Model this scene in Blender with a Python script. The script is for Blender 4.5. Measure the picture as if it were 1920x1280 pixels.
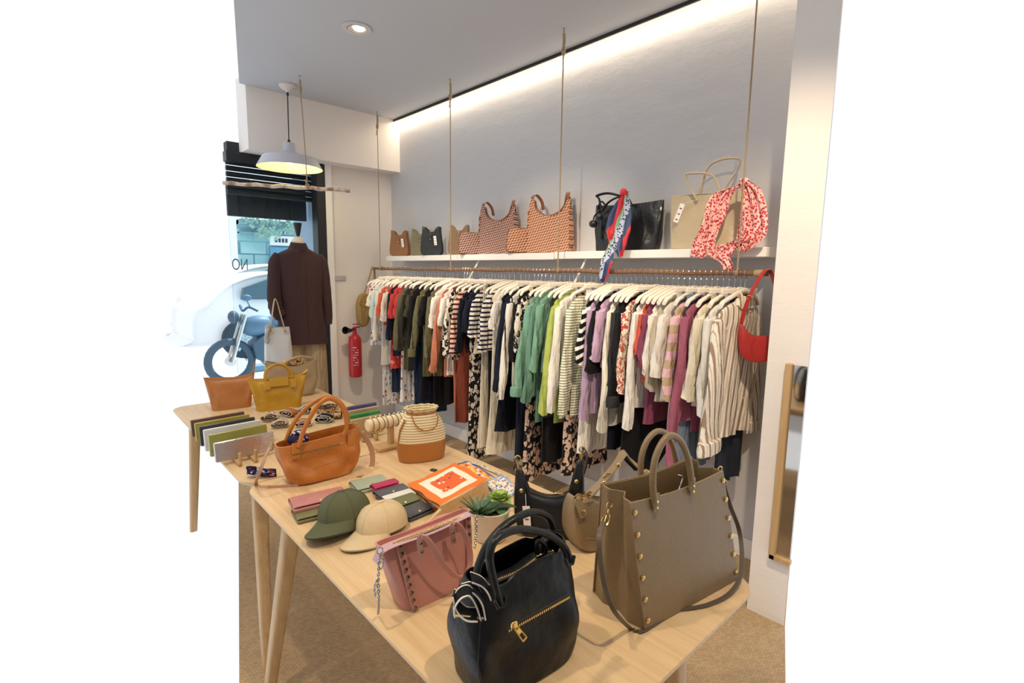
import bpy, bmesh, math, random
from math import sin, cos, pi, radians
from mathutils import Vector, Matrix
for o in list(bpy.data.objects): bpy.data.objects.remove(o)
scn = bpy.context.scene
COL = scn.collection
H = 1.55
# ---------------- camera: calibrated from the vanishing points of the shop's walls ----------------
F = 960.0
_f = Vector((66-960, 495-640, F)).normalized()
_d = Vector((860-960, 7600-640, F)).normalized()
_d = (_d - _f*_f.dot(_d)).normalized()
_r = _d.cross(_f)
RM = Matrix((_r, _f, -_d))
CAM = Vector((0, 0, H))
cd = bpy.data.cameras.new('camera'); cam = bpy.data.objects.new('camera', cd); COL.objects.link(cam)
cd.sensor_width = 36; cd.lens = 36*F/1920; cd.clip_start = .02
xa = RM @ Vector((1, 0, 0)); ya = RM @ Vector((0, -1, 0)); za = RM @ Vector((0, 0, -1))
m4 = Matrix((xa, ya, za)).transposed().to_4x4(); m4.translation = CAM
cam.matrix_world = m4
scn.camera = cam
# ---------------- world, exposure, lights ----------------
vs = scn.view_settings
vs.view_transform = 'Standard'; vs.look = 'None'; vs.exposure = 0.0; vs.gamma = 1; vs.use_curve_mapping = False
w = bpy.data.worlds.new('daylight'); scn.world = w; w.use_nodes = True
w.node_tree.nodes['Background'].inputs[0].default_value = (1.0, 1.04, 1.13, 1)
w.node_tree.nodes['Background'].inputs[1].default_value = 1.02
def lamp(name, kind, loc, energy, color=(1, 1, 1), rot=(0, 0, 0), **k):
    d = bpy.data.lights.new(name, kind); d.energy = energy; d.color = color
    for a, b in k.items(): setattr(d, a, b)
    o = bpy.data.objects.new(name, d); COL.objects.link(o); o.location = loc; o.rotation_euler = rot
    return o
def aim(o, tgt):
    o.rotation_euler = (Vector(tgt)-o.location).to_track_quat('-Z', 'Y').to_euler()
WARM = (1.0, .80, .56)
SPOTS = [((.95, .05, 2.96), (1.0, .75, .75), 82, 62), ((.0, 1.2, 2.96), (.75, 1.25, .75), 66, 60), ((1.0, .2, 2.96), (2.45, 1.25, 1.1), 165, 56),
         ((.8, 1.8, 2.96), (2.45, 2.5, 1.05), 150, 62), ((1.553, 3.114, 2.97), (2.3, 3.8, 1.1), 95, 64), ((.6, 2.5, 2.96), (.9, 2.5, .75), 56, 62)]
for i, (p, t, e, sz) in enumerate(SPOTS):
    aim(lamp('ceiling_spot_light', 'SPOT', p, e, WARM, spot_size=radians(sz), spot_blend=.8, shadow_soft_size=.035), t)
lamp('cove_strip_light', 'AREA', (2.735, 2.4, 2.99), 16, (1, .82, .6), (0, 0, 0), shape='RECTANGLE', size=.03, size_y=4.6)
lamp('pendant_bulb_light', 'POINT', (1.592, 4.42, 2.40), 9, (1, .83, .45), shadow_soft_size=.035)
aim(lamp('daylight_sun', 'SUN', (6, 8, 8), 5.5, (.88, .97, 1), angle=radians(1)), (6-2.0, 8-.9, 8-3.4))

# ---------------- helpers ----------------
def ray(px, py): return RM @ Vector((px-960, py-640, F))
def PZ(px, py, z): d = ray(px, py); return CAM + d*((z-H)/d.z)
def PX(px, py, x): d = ray(px, py); return CAM + d*(x/d.x)
def PY(px, py, y): d = ray(px, py); return CAM + d*(y/d.y)
rnd = random.Random(7)
def V(*a): return Vector(a)
class MB:
    def __init__(s): s.v = []; s.f = []; s.m = []
    def add(s, vs, fs, m=0):
        b = len(s.v); s.v += [tuple(v) for v in vs]
        for f in fs: s.f.append(tuple(b+i for i in f)); s.m.append(m)
        return s
    def box(s, c, d, m=0, rz=0, M=None, bev=0):
        x, y, z = d[0]/2, d[1]/2, d[2]/2
        R = Matrix.Rotation(rz, 3, 'Z') if M is None else M
        if bev <= 0:
            vs = [R @ V(a*x, b*y, e*z)+V(*c) for a in (-1, 1) for b in (-1, 1) for e in (-1, 1)]
            return s.add(vs, [(0, 1, 3, 2), (4, 6, 7, 5), (0, 4, 5, 1), (2, 3, 7, 6), (0, 2, 6, 4), (1, 5, 7, 3)], m)
        rings = []
        for zz, ins in ((-z, bev), (-z+bev, 0), (z-bev, 0), (z, bev)):
            ring = []
            for (sx, sy, a0) in ((1, 1, 0), (-1, 1, 90), (-1, -1, 180), (1, -1, 270)):
                for k in (0, 45, 90):
                    a = radians(a0+k); cx = sx*(x-bev); cy = sy*(y-bev); r = bev-ins*.99
                    ring.append(R @ V(cx+r*cos(a), cy+r*sin(a), zz)+V(*c))
            rings.append(ring)
        return s.loft(rings, m=m)
    def loft(s, rings, closed=True, cap0=True, cap1=True, m=0, mf=None):
        n = len(rings[0]); b = len(s.v)
        for r in rings: s.v += [tuple(p) for p in r]
        for i in range(len(rings)-1):
            for j in range(n if closed else n-1):
                k = (j+1) % n
                s.f.append((b+i*n+j, b+i*n+k, b+(i+1)*n+k, b+(i+1)*n+j)); s.m.append(mf(i, j) if mf else m)
        if closed and cap0: s.f.append(tuple(b+j for j in reversed(range(n)))); s.m.append(mf(0, 0) if mf else m)
        if closed and cap1: s.f.append(tuple(b+(len(rings)-1)*n+j for j in range(n))); s.m.append(mf(len(rings)-2, 0) if mf else m)
        return s
    def lathe(s, prof, c=(0, 0, 0), n=32, m=0, M=None, cap0=False, cap1=False):
        rings = []
        for r, z in prof:
            ring = [V(r*cos(2*pi*k/n), r*sin(2*pi*k/n), z) for k in range(n)]
            if M is not None: ring = [M @ p for p in ring]
            rings.append([p+V(*c) for p in ring])
        return s.loft(rings, cap0=cap0, cap1=cap1, m=m)
    def tube(s, path, r, n=8, m=0, closed=False, flat=1.0, up=None):
        path = [V(*p) for p in path]; N = len(path); rings = []
        prev = None
        for i, p in enumerate(path):
            a = path[(i-1) % N] if (closed or i > 0) else p
            b = path[(i+1) % N] if (closed or i < N-1) else p
            t = (b-a).normalized()
            if prev is None:
                u = V(*up) if up is not None else (V(0, 0, 1) if abs(t.z) < .9 else V(1, 0, 0))
            else: u = prev
            u = (u - t*u.dot(t)).normalized(); prev = u
            w_ = t.cross(u); rr = r[i] if isinstance(r, (list, tuple)) else r
            rings.append([p+u*rr*cos(2*pi*k/n)+w_*rr*flat*sin(2*pi*k/n) for k in range(n)])
        if closed: rings.append(rings[0])
        return s.loft(rings, cap0=not closed, cap1=not closed, m=m)
    def strap(s, path, w_, t, side, m=0, closed=False):
        # rectangular band with rounded edges; side = direction of its width (vector or list)
        path = [V(*p) for p in path]; N = len(path); rings = []
        for i, p in enumerate(path):
            a = path[(i-1) % N] if (closed or i > 0) else p
            b = path[(i+1) % N] if (closed or i < N-1) else p
            tn = (b-a).normalized()
            sd = V(*(side[i] if isinstance(side, list) else side)); sd = (sd-tn*sd.dot(tn)).normalized()
            nn = tn.cross(sd); ww = w_[i] if isinstance(w_, (list, tuple)) else w_
            rings.append([p+sd*a_*ww/2+nn*b_*t/2 for a_, b_ in ((-1, 0), (-.88, -1), (.88, -1), (1, 0), (.88, 1), (-.88, 1))])
        if closed: rings.append(rings[0])
        return s.loft(rings, cap0=not closed, cap1=not closed, m=m)
    def sphere(s, c, r, m=0, n=12, M=None, sc=(1, 1, 1)):
        rings = []
        for i in range(n//2+1):
            a = -pi/2+pi*i/(n//2); rr = max(cos(a), .02)
            ring = [V(rr*cos(2*pi*k/n)*sc[0], rr*sin(2*pi*k/n)*sc[1], sin(a)*sc[2])*r for k in range(n)]
            if M is not None: ring = [M @ p for p in ring]
            rings.append([p+V(*c) for p in ring])
        return s.loft(rings, m=m)
    def stud(s, c, nrm, r=.006, h=.004, m=0, n=12):
        q = V(*nrm).normalized().to_track_quat('Z', 'Y').to_matrix()
        return s.lathe([(r, -.001), (r, h*.4), (r*.75, h*.85), (r*.3, h), (.0002, h)], c, n, m, q, cap0=True)
    def ring(s, c, R, r, nrm, m=0, n=16, sc=1.0, k=6):
        q = V(*nrm).normalized().to_track_quat('Z', 'Y').to_matrix()
        return s.tube([q @ V(R*cos(2*pi*i/n), R*sc*sin(2*pi*i/n), 0)+V(*c) for i in range(n)], r, k, m, closed=True, up=nrm)
def cat(pts, n=8, closed=False):
    # Catmull-Rom through the points
    P = [V(*p) for p in pts]; out = []; N = len(P)
    seg = N if closed else N-1
    for i in range(seg):
        p0 = P[(i-1) % N] if closed or i > 0 else P[0]*2-P[1]
        p1 = P[i]; p2 = P[(i+1) % N]
        p3 = P[(i+2) % N] if closed or i < N-2 else P[-1]*2-P[-2]
        for k in range(n):
            t = k/n
            out.append(.5*((2*p1)+(p2-p0)*t+(2*p0-5*p1+4*p2-p3)*t*t+(3*p1-p0-3*p2+p3)*t**3))
    if not closed: out.append(P[-1])
    return out
CLUSTER = {'handle_loop', 'shoulder_strap', 'strap_tab', 'stud_strip', 'handle_tab', 'clasp', 'ring', 'rivet', 'eyelet', 'stud', 'strap_ring', 'dowel'}
def clusters(mb, gap=.003):
    # pieces that do not touch become parts of their own
    par = list(range(len(mb.v)))
    def find(a):
        while par[a] != a: par[a] = par[par[a]]; a = par[a]
        return a
    for f in mb.f:
        for i in f[1:]: par[find(i)] = find(f[0])
    comp = {}
    for f, k in zip(mb.f, mb.m): comp.setdefault(find(f[0]), []).append((f, k))
    L = []
    for fs in comp.values():
        ids = {i for f, _ in fs for i in f}; lo = [min(mb.v[i][a] for i in ids)-gap for a in range(3)]; hi = [max(mb.v[i][a] for i in ids)+gap for a in range(3)]
        L.append([fs, lo, hi])
    ch = True
    while ch:
        ch = False
        for i in range(len(L)):
            for j in range(i+1, len(L)):
                if all(L[i][1][a] <= L[j][2][a] and L[j][1][a] <= L[i][2][a] for a in range(3)):
                    L[i][0] += L[j][0]; L[i][1] = [min(x, y) for x, y in zip(L[i][1], L[j][1])]; L[i][2] = [max(x, y) for x, y in zip(L[i][2], L[j][2])]
                    L.pop(j); ch = True; break
            if ch: break
    out = []
    for fs, _, _ in L:
        m = MB(); mp_ = {}
        for f, k in fs:
            for i in f:
                if i not in mp_: mp_[i] = len(m.v); m.v.append(mb.v[i])
            m.f.append(tuple(mp_[i] for i in f)); m.m.append(k)
        out.append(m)
    return out
def build(name, mb, mats, parent=None, smooth=True, ang=38, sub=0, loc=None, rz=None):
    if name in CLUSTER and parent is not None:
        cl = clusters(mb)
        if len(cl) > 1:
            return [build1(name, c, mats, parent, smooth, ang, sub, loc, rz) for c in cl][0]
        mb = cl[0]
    return build1(name, mb, mats, parent, smooth, ang, sub, loc, rz)
def build1(name, mb, mats, parent=None, smooth=True, ang=38, sub=0, loc=None, rz=None):
    me = bpy.data.meshes.new(name); me.from_pydata(mb.v, [], mb.f); me.validate()
    if not isinstance(mats, (list, tuple)): mats = [mats]
    for m_ in mats: me.materials.append(m_)
    if len(mats) > 1 and len(me.polygons) == len(mb.m): me.polygons.foreach_set('material_index', mb.m)
    bm = bmesh.new(); bm.from_mesh(me); bmesh.ops.recalc_face_normals(bm, faces=bm.faces); bm.to_mesh(me); bm.free()
    if smooth:
        me.polygons.foreach_set('use_smooth', [True]*len(me.polygons)); me.set_sharp_from_angle(angle=radians(ang))
    me.update()
    o = bpy.data.objects.new(name, me); COL.objects.link(o)
    if parent is not None: o.parent = parent
    if loc is not None: o.location = loc
    if rz is not None: o.rotation_euler = (0, 0, rz)
    if sub:
        q = o.modifiers.new('smooth', 'SUBSURF'); q.levels = sub; q.render_levels = sub
    return o
def tag(o, label, category, group=None, kind=None):
    o['label'] = label; o['category'] = category
    if group: o['group'] = group
    if kind: o['kind'] = kind
    return o
def thing(name, label, category, loc=(0, 0, 0), rz=0, group=None):
    o = bpy.data.objects.new(name, None); COL.objects.link(o); o.location = loc; o.rotation_euler = (0, 0, rz)
    o.empty_display_size = .05
    return tag(o, label, category, group)
def struct(name, mb, mats, **k):
    o = build(name, mb, mats, **k); o['kind'] = 'structure'; return o
def plabel(o, s): o['label'] = s; return o

# ---------------- materials ----------------
def lin(c):
    if isinstance(c, str): c = tuple(int(c[i:i+2], 16)/255 for i in (0, 2, 4))
    return tuple((x/12.92 if x <= .04045 else ((x+.055)/1.055)**2.4) for x in c)+(1,)
class NT:
    def __init__(s, name):
        s.mat = bpy.data.materials.new(name); s.mat.use_nodes = True; s.t = s.mat.node_tree
        s.b = s.t.nodes['Principled BSDF']; s._c = None
    def n(s, k, **p):
        q = s.t.nodes.new(k)
        for a, b in p.items(): setattr(q, a, b)
        return q
    def l(s, a, b): s.t.links.new(a, b)
    def co(s):
        if s._c is None: s._c = s.n('ShaderNodeTexCoord').outputs['Object']
        return s._c
    def mp(s, scale=(1, 1, 1), rot=(0, 0, 0)):
        q = s.n('ShaderNodeMapping'); s.l(s.co(), q.inputs[0]); q.inputs['Scale'].default_value = scale; q.inputs['Rotation'].default_value = rot
        return q.outputs[0]
    def noise(s, sc, det=2, vec=None, rough=.5):
        q = s.n('ShaderNodeTexNoise'); s.l(vec or s.co(), q.inputs['Vector']); q.inputs['Scale'].default_value = sc
        q.inputs['Detail'].default_value = det; q.inputs['Roughness'].default_value = rough; return q.outputs['Fac']
    def vor(s, sc, vec=None, feat='F1', out='Distance'):
        q = s.n('ShaderNodeTexVoronoi', feature=feat); s.l(vec or s.co(), q.inputs['Vector']); q.inputs['Scale'].default_value = sc; return q.outputs[out]
    def math(s, op, a, b=None, c=None):
        q = s.n('ShaderNodeMath', operation=op)
        for i, x in enumerate((a, b, c)):
            if x is None: continue
            if isinstance(x, (int, float)): q.inputs[i].default_value = x
            else: s.l(x, q.inputs[i])
        return q.outputs[0]
    def sep(s, axis, vec=None):
        q = s.n('ShaderNodeSeparateXYZ'); s.l(vec or s.co(), q.inputs[0]); return q.outputs['XYZ'.index(axis)]
    def mix(s, f, a, b):
        q = s.n('ShaderNodeMix', data_type='RGBA')
        for i, x in ((0, f), (6, a), (7, b)):
            if isinstance(x, (int, float)): q.inputs[i].default_value = x
            elif isinstance(x, tuple): q.inputs[i].default_value = x
            elif isinstance(x, str): q.inputs[i].default_value = lin(x)
            else: s.l(x, q.inputs[i])
        return q.outputs[2]
    def step(s, x, lo, hi):
        q = s.n('ShaderNodeMapRange', interpolation_type='SMOOTHSTEP'); s.l(x, q.inputs[0]); q.inputs[1].default_value = lo; q.inputs[2].default_value = hi
        return q.outputs[0]
    def color(s, c):
        if isinstance(c, (str, tuple)): s.b.inputs['Base Color'].default_value = lin(c) if isinstance(c, str) or len(c) == 3 else c
        else: s.l(c, s.b.inputs['Base Color'])
    def bump(s, h, st=.3, d=.002):
        q = s.n('ShaderNodeBump'); q.inputs['Strength'].default_value = st; q.inputs['Distance'].default_value = d; s.l(h, q.inputs['Height'])
        pv = s.b.inputs['Normal']
        if pv.is_linked: s.l(pv.links[0].from_socket, q.inputs['Normal'])
        s.l(q.outputs[0], pv)
    def pr(s, rough=.5, metal=0, spec=None, sheen=0, coat=0):
        s.b.inputs['Roughness'].default_value = rough; s.b.inputs['Metallic'].default_value = metal
        if spec is not None: s.b.inputs['Specular IOR Level'].default_value = spec
        if sheen: s.b.inputs['Sheen Weight'].default_value = sheen
        if coat: s.b.inputs['Coat Weight'].default_value = coat; s.b.inputs['Coat Roughness'].default_value = .25
        return s.mat
_mc = {}
def plain(c, rough=.5, metal=0, name='paint', var=.04, bump=0, spec=None):
    k = ('p', c, rough, metal, bump)
    if k in _mc: return _mc[k]
    t = NT(name); base = lin(c)
    dk = tuple(x*(1-var*2) for x in base[:3])+(1,)
    t.color(t.mix(t.noise(14), dk, base))
    if bump: t.bump(t.noise(160, 3), bump, .001)
    _mc[k] = t.pr(rough, metal, spec); return _mc[k]
def leather(c, grain=330, st=.35, rough=.42, fold=.5, var=.10):
    k = ('l', c, grain, st, rough, fold)
    if k in _mc: return _mc[k]
    t = NT('leather'); base = lin(c)
    dk = tuple(x*(1-var*2) for x in base[:3])+(1,)
    t.color(t.mix(t.noise(9, 3), dk, base))
    if fold: t.bump(t.noise(11, 3), fold, .012)
    t.bump(t.vor(grain, feat='SMOOTH_F1'), st, .0012)
    _mc[k] = t.pr(rough); return _mc[k]
def fabric(c, rough=.9, weave=900, fold=.6, sheen=.0, var=.06):
    k = ('f', c, weave, fold)
    if k in _mc: return _mc[k]
    t = NT('fabric'); base = lin(c); dk = tuple(x*(1-var*2) for x in base[:3])+(1,)
    t.color(t.mix(t.noise(22, 3), dk, base))
    if fold: t.bump(t.noise(1, 3, t.mp((30, 30, 8))), fold, .035)
    t.bump(t.noise(weave, 1), .25, .0006)
    _mc[k] = t.pr(rough, spec=.25, sheen=sheen); return _mc[k]
def stripes(a, b, period=.03, ratio=.5, axis='Z', rot=0, wob=0, rough=.9, c3=None):
    t = NT('striped_fabric'); x = t.sep(axis, t.mp(rot=(0, rot, 0)))
    if wob: x = t.math('ADD', x, t.math('MULTIPLY', t.noise(12), wob))
    fr = t.math('FRACT', t.math('DIVIDE', x, period))
    tri = t.math('ABSOLUTE', t.math('SUBTRACT', fr, .5))
    f = t.step(tri, ratio/2-.03, ratio/2+.03)
    col = t.mix(f, b, a)
    if c3:
        f3 = t.step(tri, .44, .47); col = t.mix(f3, col, c3)
    t.color(col); t.bump(t.noise(1, 3, t.mp((30, 30, 8))), .6, .035); t.bump(t.noise(900, 1), .2, .0006)
    return t.pr(rough, spec=.25)
def ribbed(a, period=.012, axis='X', dark=.25):
    t = NT('ribbed_knit'); x = t.sep(axis, t.math and t.mp((1, 1, 1)))
    s_ = t.math('SINE', t.math('MULTIPLY', x, 2*pi/period)); base = lin(a); dk = tuple(v*(1-dark) for v in base[:3])+(1,)
    t.color(t.mix(t.math('MULTIPLY_ADD', s_, .5, .5), dk, base)); t.bump(s_, .5, .002); t.bump(t.noise(1, 3, t.mp((30, 30, 8))), .5, .03)
    return t.pr(.95, spec=.2)
def floral(base, a, b=None, scale=26, th=.36, vine=None):
    t = NT('floral_fabric'); n_ = t.n('ShaderNodeTexNoise'); t.l(t.co(), n_.inputs['Vector']); n_.inputs['Scale'].default_value = 30
    add = t.n('ShaderNodeVectorMath', operation='MULTIPLY_ADD'); t.l(n_.outputs['Color'], add.inputs[0]); add.inputs[1].default_value = (.04, .04, .04); t.l(t.mp((1, 1, .75)), add.inputs[2])
    vc = add.outputs[0]
    d = t.vor(scale, vc); f = t.math('SUBTRACT', 1, t.step(d, th, th+.05))
    cc = t.n('ShaderNodeSeparateColor'); t.l(t.vor(scale, vc, out='Color'), cc.inputs[0])
    col = t.mix(t.step(cc.outputs[0], .5, .52), a, b or a)
    core = t.math('SUBTRACT', 1, t.step(d, th*.25, th*.3)); col = t.mix(core, col, base)
    f = t.math('MULTIPLY', f, t.step(cc.outputs[1], .12, .14))
    col = t.mix(f, base, col)
    if vine: col = t.mix(t.math('SUBTRACT', 1, t.step(t.vor(scale*.8, vc, 'DISTANCE_TO_EDGE'), .03, .06)), col, vine)
    t.color(col); t.bump(t.noise(1, 3, t.mp((30, 30, 8))), .6, .03)
    return t.pr(.85, spec=.25)
GOLD = plain('e3c480', .22, 1, 'gold_metal'); STEEL = plain('c9c9c6', .25, 1, 'steel'); BRONZE = plain('8f8270', .3, 1, 'bronze')
CHROME = plain('d8dade', .15, 1, 'chrome')
WHITE = plain('f3f0ea', .5, name='white_paint', var=.01)
BLACK = plain('17171a', .5, name='black_paint')
TAGW = plain('f5f2ee', .6, name='paper', var=.01)
TWINE = plain('a89272', .95, name='twine', bump=.6)
def oak(c1='cfae7f', c2='b8915f', axis='Y', sc=1.0, rough=.42):
    t = NT('oak_wood'); s3 = {'Y': (14, .7, 14), 'X': (.7, 14, 14), 'Z': (14, 14, .7)}[axis]
    v_ = t.mp(tuple(q*sc for q in s3)); n1 = t.noise(3.2, 6, v_, .6)
    s4 = {'Y': (90, 2, 90), 'X': (2, 90, 90), 'Z': (90, 90, 2)}[axis]
    n2 = t.noise(2, 2, t.mp(s4))
    f = t.math('MULTIPLY_ADD', n2, .45, t.math('MULTIPLY', t.step(n1, .3, .75), .6))
    t.color(t.mix(f, c1, c2)); t.bump(n2, .12, .001)
    return t.pr(rough, spec=.4)
OAK = oak('e3c79a', 'cba676', 'Y'); OAKZ = oak('d2b07f', 'b48d5c', 'Z'); OAKX = oak('d9b784', 'bd9259', 'X')
# ================= THE ROOM =================
XW = 2.76; YB = 4.85; YF = 4.67; ZC = 3.0; XP = 2.32; YP = .863; ZB = 2.51
def wallmat(c, name, bs=.35, tr=.012):
    t = NT(name); t.color(t.mix(t.noise(2.2, 3), c, tuple(x*.97 for x in lin(c)[:3])+(1,)))
    t.bump(t.noise(5, 5, t.mp((1, 1, 2.2)), .6), bs, tr); t.bump(t.noise(60, 3), .12, .002); return t.pr(.85, spec=.25)
WALLM = wallmat('cdcccd', 'painted_plaster', .2); WALL_LIT = wallmat('ebe4dd', 'wall_paint_lit_tone', .15, .006); PIERM = wallmat('f2ebe4', 'pier_plaster', .3); CEILM = wallmat('c4c7cc', 'ceiling_paint', .08, .006)  # back wall and beam colour brightened in place of direct light on them
def poly(pts, z0, z1):
    m = MB(); return m.loft([[V(x, y, z0) for x, y in pts], [V(x, y, z1) for x, y in pts]])
cm = NT('sisal_carpet')
vv = cm.mp((1, 1, 1), (0, 0, .0))
wv = cm.n('ShaderNodeTexBrick'); cm.l(cm.mp((1, 1, 1), (0, 0, radians(38))), wv.inputs[0]); wv.inputs['Scale'].default_value = 60
wv.inputs['Color1'].default_value = lin('cdb28c'); wv.inputs['Color2'].default_value = lin('b69a75'); wv.inputs['Mortar'].default_value = lin('7b654a')
wv.inputs['Mortar Size'].default_value = .06; wv.inputs['Brick Width'].default_value = .9; wv.inputs['Row Height'].default_value = .5; wv.inputs['Mortar Smooth'].default_value = .8
cm.color(cm.mix(cm.math('MULTIPLY', cm.noise(30, 3), .5), wv.outputs[0], 'bc9f79')); cm.bump(wv.outputs['Fac'], -.8, .003); cm.bump(cm.noise(300, 2), .4, .002)
CARPET = cm.pr(.95, spec=.15)
struct('floor', poly([(0, .3), (-.8, .3), (-.8, -1.0), (2.4, -1.0), (2.4, -.02), (.5, .0), (.5, .04), (2.327, .697), (2.86, .862), (2.86, 5.0), (1.235, 5.0)], -.1, 0), CARPET, smooth=False)
struct('light_block_wall_left', MB().box((-.86, 1.9, 1.5), (.12, 5.9, 3.0)), WALLM, smooth=False)  # unseen wall, added to keep world light out from the left
struct('light_block_wall_front', MB().box((.8, -1.06, 1.5), (3.3, .12, 3.0)), WALLM, smooth=False)  # unseen wall behind the camera, added to dim the world's fill light
struct('ceiling', poly([(0, .05), (-.8, .05), (-.8, -1.0), (2.4, -1.0), (2.4, -.02), (2.695, -.02), (2.695, YF), (1.315, YF)], ZC, ZC+.12), CEILM, smooth=False)
m = MB().box((XW+.06, 2.915, 1.55), (.12, 4.10, 3.3)); struct('wall_right', m, WALLM, smooth=False)
m = poly([(XP, YP), (XP, .70), (2.84, .857), (2.84, YP)], 0, 3.0); struct('wall_pier', m, PIERM, smooth=False)
m = MB().box((2.12+.36, YB+.08, ZB/2), (.72, .16, ZB)); struct('wall_back', m, WALL_LIT, smooth=False)
m = MB().box((2.09, YB+.05, ZB/2), (.06, .14, ZB)); struct('trim_1', m, WHITE, smooth=False)
m = MB().box((2.06, YF+.13, (ZB+3.1)/2), (1.40, .26, 3.1-ZB)); struct('wall_beam', m, WALL_LIT, smooth=False)
m = MB().box((2.79, 2.4, 3.14), (.2, 4.6, .08)); struct('ceiling_slot_cover', m, WHITE, smooth=False)
m = MB().box((2.697, 2.34, ZC-.004), (.010, 4.66, .034)); struct('trim_2', m, plain('2c2826', .6), smooth=False)
m = MB().box((XW-.008, 2.86, .055), (.016, 3.98, .11), bev=.004); struct('baseboard_right', m, WHITE)
m = MB().box((2.43, YB-.008, .055), (.62, .016, .11), bev=.004); struct('baseboard_back', m, WHITE)
em = NT('led_strip'); em.b.inputs['Emission Color'].default_value = (1, .87, .68, 1); em.b.inputs['Emission Strength'].default_value = 14; em.color('ffffff'); em.pr(.5)
tag(build('led_strip', MB().box((2.73, 2.4, 3.085), (.02, 4.5, .012)), em.mat), 'continuous warm white light strip in the slot between ceiling and clothes wall', 'light strip')
# shop window at the far left
DK = plain('1d1f24', .45, name='dark_frame')
wd = MB().box((2.018, 4.90, 1.3), (.085, .12, 2.42)).box((1.99, 4.86, 1.3), (.02, .05, 2.42)).box((1.64, 4.90, .07), (.8, .12, .14)).box((1.64, 4.92, 2.47), (.8, .1, .08))
struct('window_1', wd, DK, smooth=False)
gt = NT('window_glass'); gt.color((.86, .97, 1.0, 1)); gt.b.inputs['Transmission Weight'].default_value = 1; gt.b.inputs['IOR'].default_value = 1.02; gt.pr(.0)
g = build('window_pane', MB().box((1.615, 4.93, 1.3), (.74, .008, 2.36)), gt.mat, smooth=False); g['kind'] = 'structure'
tx = bpy.data.curves.new('t', 'FONT'); tx.body = 'NO'; tx.size = .135; tx.extrude = .001
to = bpy.data.objects.new('t', tx); COL.objects.link(to)
bpy.context.view_layer.update()
me = bpy.data.meshes.new_from_object(to.evaluated_get(bpy.context.evaluated_depsgraph_get())); bpy.data.objects.remove(to)
lt = bpy.data.objects.new('window_lettering', me); COL.objects.link(lt); me.materials.clear(); me.materials.append(plain('8c9299', .6))
p = PY(465, 506, 4.935); lt.location = (p.x+.0, 4.937, p.z); lt.rotation_euler = (pi/2, 0, pi); lt.scale = (.62, 1.05, 1)
lt.location.x = p.x+0.0
mw_ = max(v.co.x for v in me.vertices)*.62; mn_ = min(v.co.x for v in me.vertices)*.62; lt.location.x = p.x+mn_
tag(lt, 'grey capital letters on the shop window, seen mirrored from inside', 'lettering')
# outlet plate on the back wall
p = PY(637, 521, YB)
tag(build('wall_plate', MB().box((p.x, YB-.006, p.z), (.12, .012, .05), bev=.003), plain('c4bebb', .6)), 'small grey rectangular plate on the wall right of the window', 'plate')
# roller shutter and valance outside, above the window
SH = plain('24272b', .6, name='shutter_metal')
m = MB()
for k in range(7): m.lathe([(.022, -1.2), (.022, 1.2)], (1.9, 5.06, 2.50-.05*k), 12, 0, Matrix.Rotation(pi/2, 3, 'Y'), True, True)
t = thing('roller_shutter', 'dark slatted roller shutter half rolled down behind the top of the shop window', 'shutter', (1.9, 5.06, 2.2))
m.v = [(a-1.9, b-5.06, c-2.2) for a, b, c in m.v]
m.v = [(min(a, .145), b, c) if a > 0 else (max(a, -.62), b, c) for a, b, c in m.v]
build('slat', m, SH, t)
build('shutter_box', MB().box((-.24, -.02, .36), (.76, .10, .1)), SH, t, smooth=False)
m = MB()
p0 = PY(447, 349, 5.25); p1 = PY(573, 397, 5.25)
m.box(((1.32+p1.x)/2, 5.25, 2.16), (p1.x-1.32, .05, .30), bev=.006)
for k in range(5): m.box((1.40+.12*k, 5.22, 2.16), (.006, .012, .30))
tag(build('awning_valance', m, plain('33343a', .7)), 'flat dark grey awning valance hanging outside the shop window', 'awning')
# the stone reveal outside, right of the window
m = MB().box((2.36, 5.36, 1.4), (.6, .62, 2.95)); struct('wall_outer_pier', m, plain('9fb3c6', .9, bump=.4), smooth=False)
# ================= THE STREET =================
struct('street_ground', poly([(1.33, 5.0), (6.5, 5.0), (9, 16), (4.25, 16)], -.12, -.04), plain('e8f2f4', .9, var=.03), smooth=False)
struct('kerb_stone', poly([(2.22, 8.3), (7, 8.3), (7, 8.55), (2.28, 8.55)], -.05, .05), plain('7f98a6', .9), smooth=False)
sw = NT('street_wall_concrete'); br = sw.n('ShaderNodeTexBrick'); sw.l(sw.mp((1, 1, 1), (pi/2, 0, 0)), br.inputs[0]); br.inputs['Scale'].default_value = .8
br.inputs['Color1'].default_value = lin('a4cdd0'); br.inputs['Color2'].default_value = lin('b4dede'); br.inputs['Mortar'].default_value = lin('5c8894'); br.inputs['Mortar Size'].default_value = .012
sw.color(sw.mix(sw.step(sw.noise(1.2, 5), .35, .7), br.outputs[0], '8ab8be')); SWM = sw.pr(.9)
pw = PY(447, 412, 14); 
struct('wall_street', MB().box(((pw.x+7.6)/2, 14.1, pw.z/2), (7.6-pw.x, .2, pw.z)), SWM, smooth=False)
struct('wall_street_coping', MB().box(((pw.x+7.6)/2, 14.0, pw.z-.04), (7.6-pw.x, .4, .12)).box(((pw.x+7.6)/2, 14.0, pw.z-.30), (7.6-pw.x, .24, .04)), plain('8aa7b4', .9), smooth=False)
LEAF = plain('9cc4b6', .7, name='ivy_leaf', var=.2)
m = MB(); r_ = random.Random(3)
def leafq(m, p, s, r_):
    a = V(r_.uniform(-1, 1), r_.uniform(-.4, .4), r_.uniform(-1, 1)).normalized()*s; b = a.cross(V(r_.uniform(-.5, .5), 1, r_.uniform(-.5, .5))).normalized()*s*.6
    m.add([p-a, p+b, p+a, p-b], [(0, 1, 2, 3)])
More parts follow.
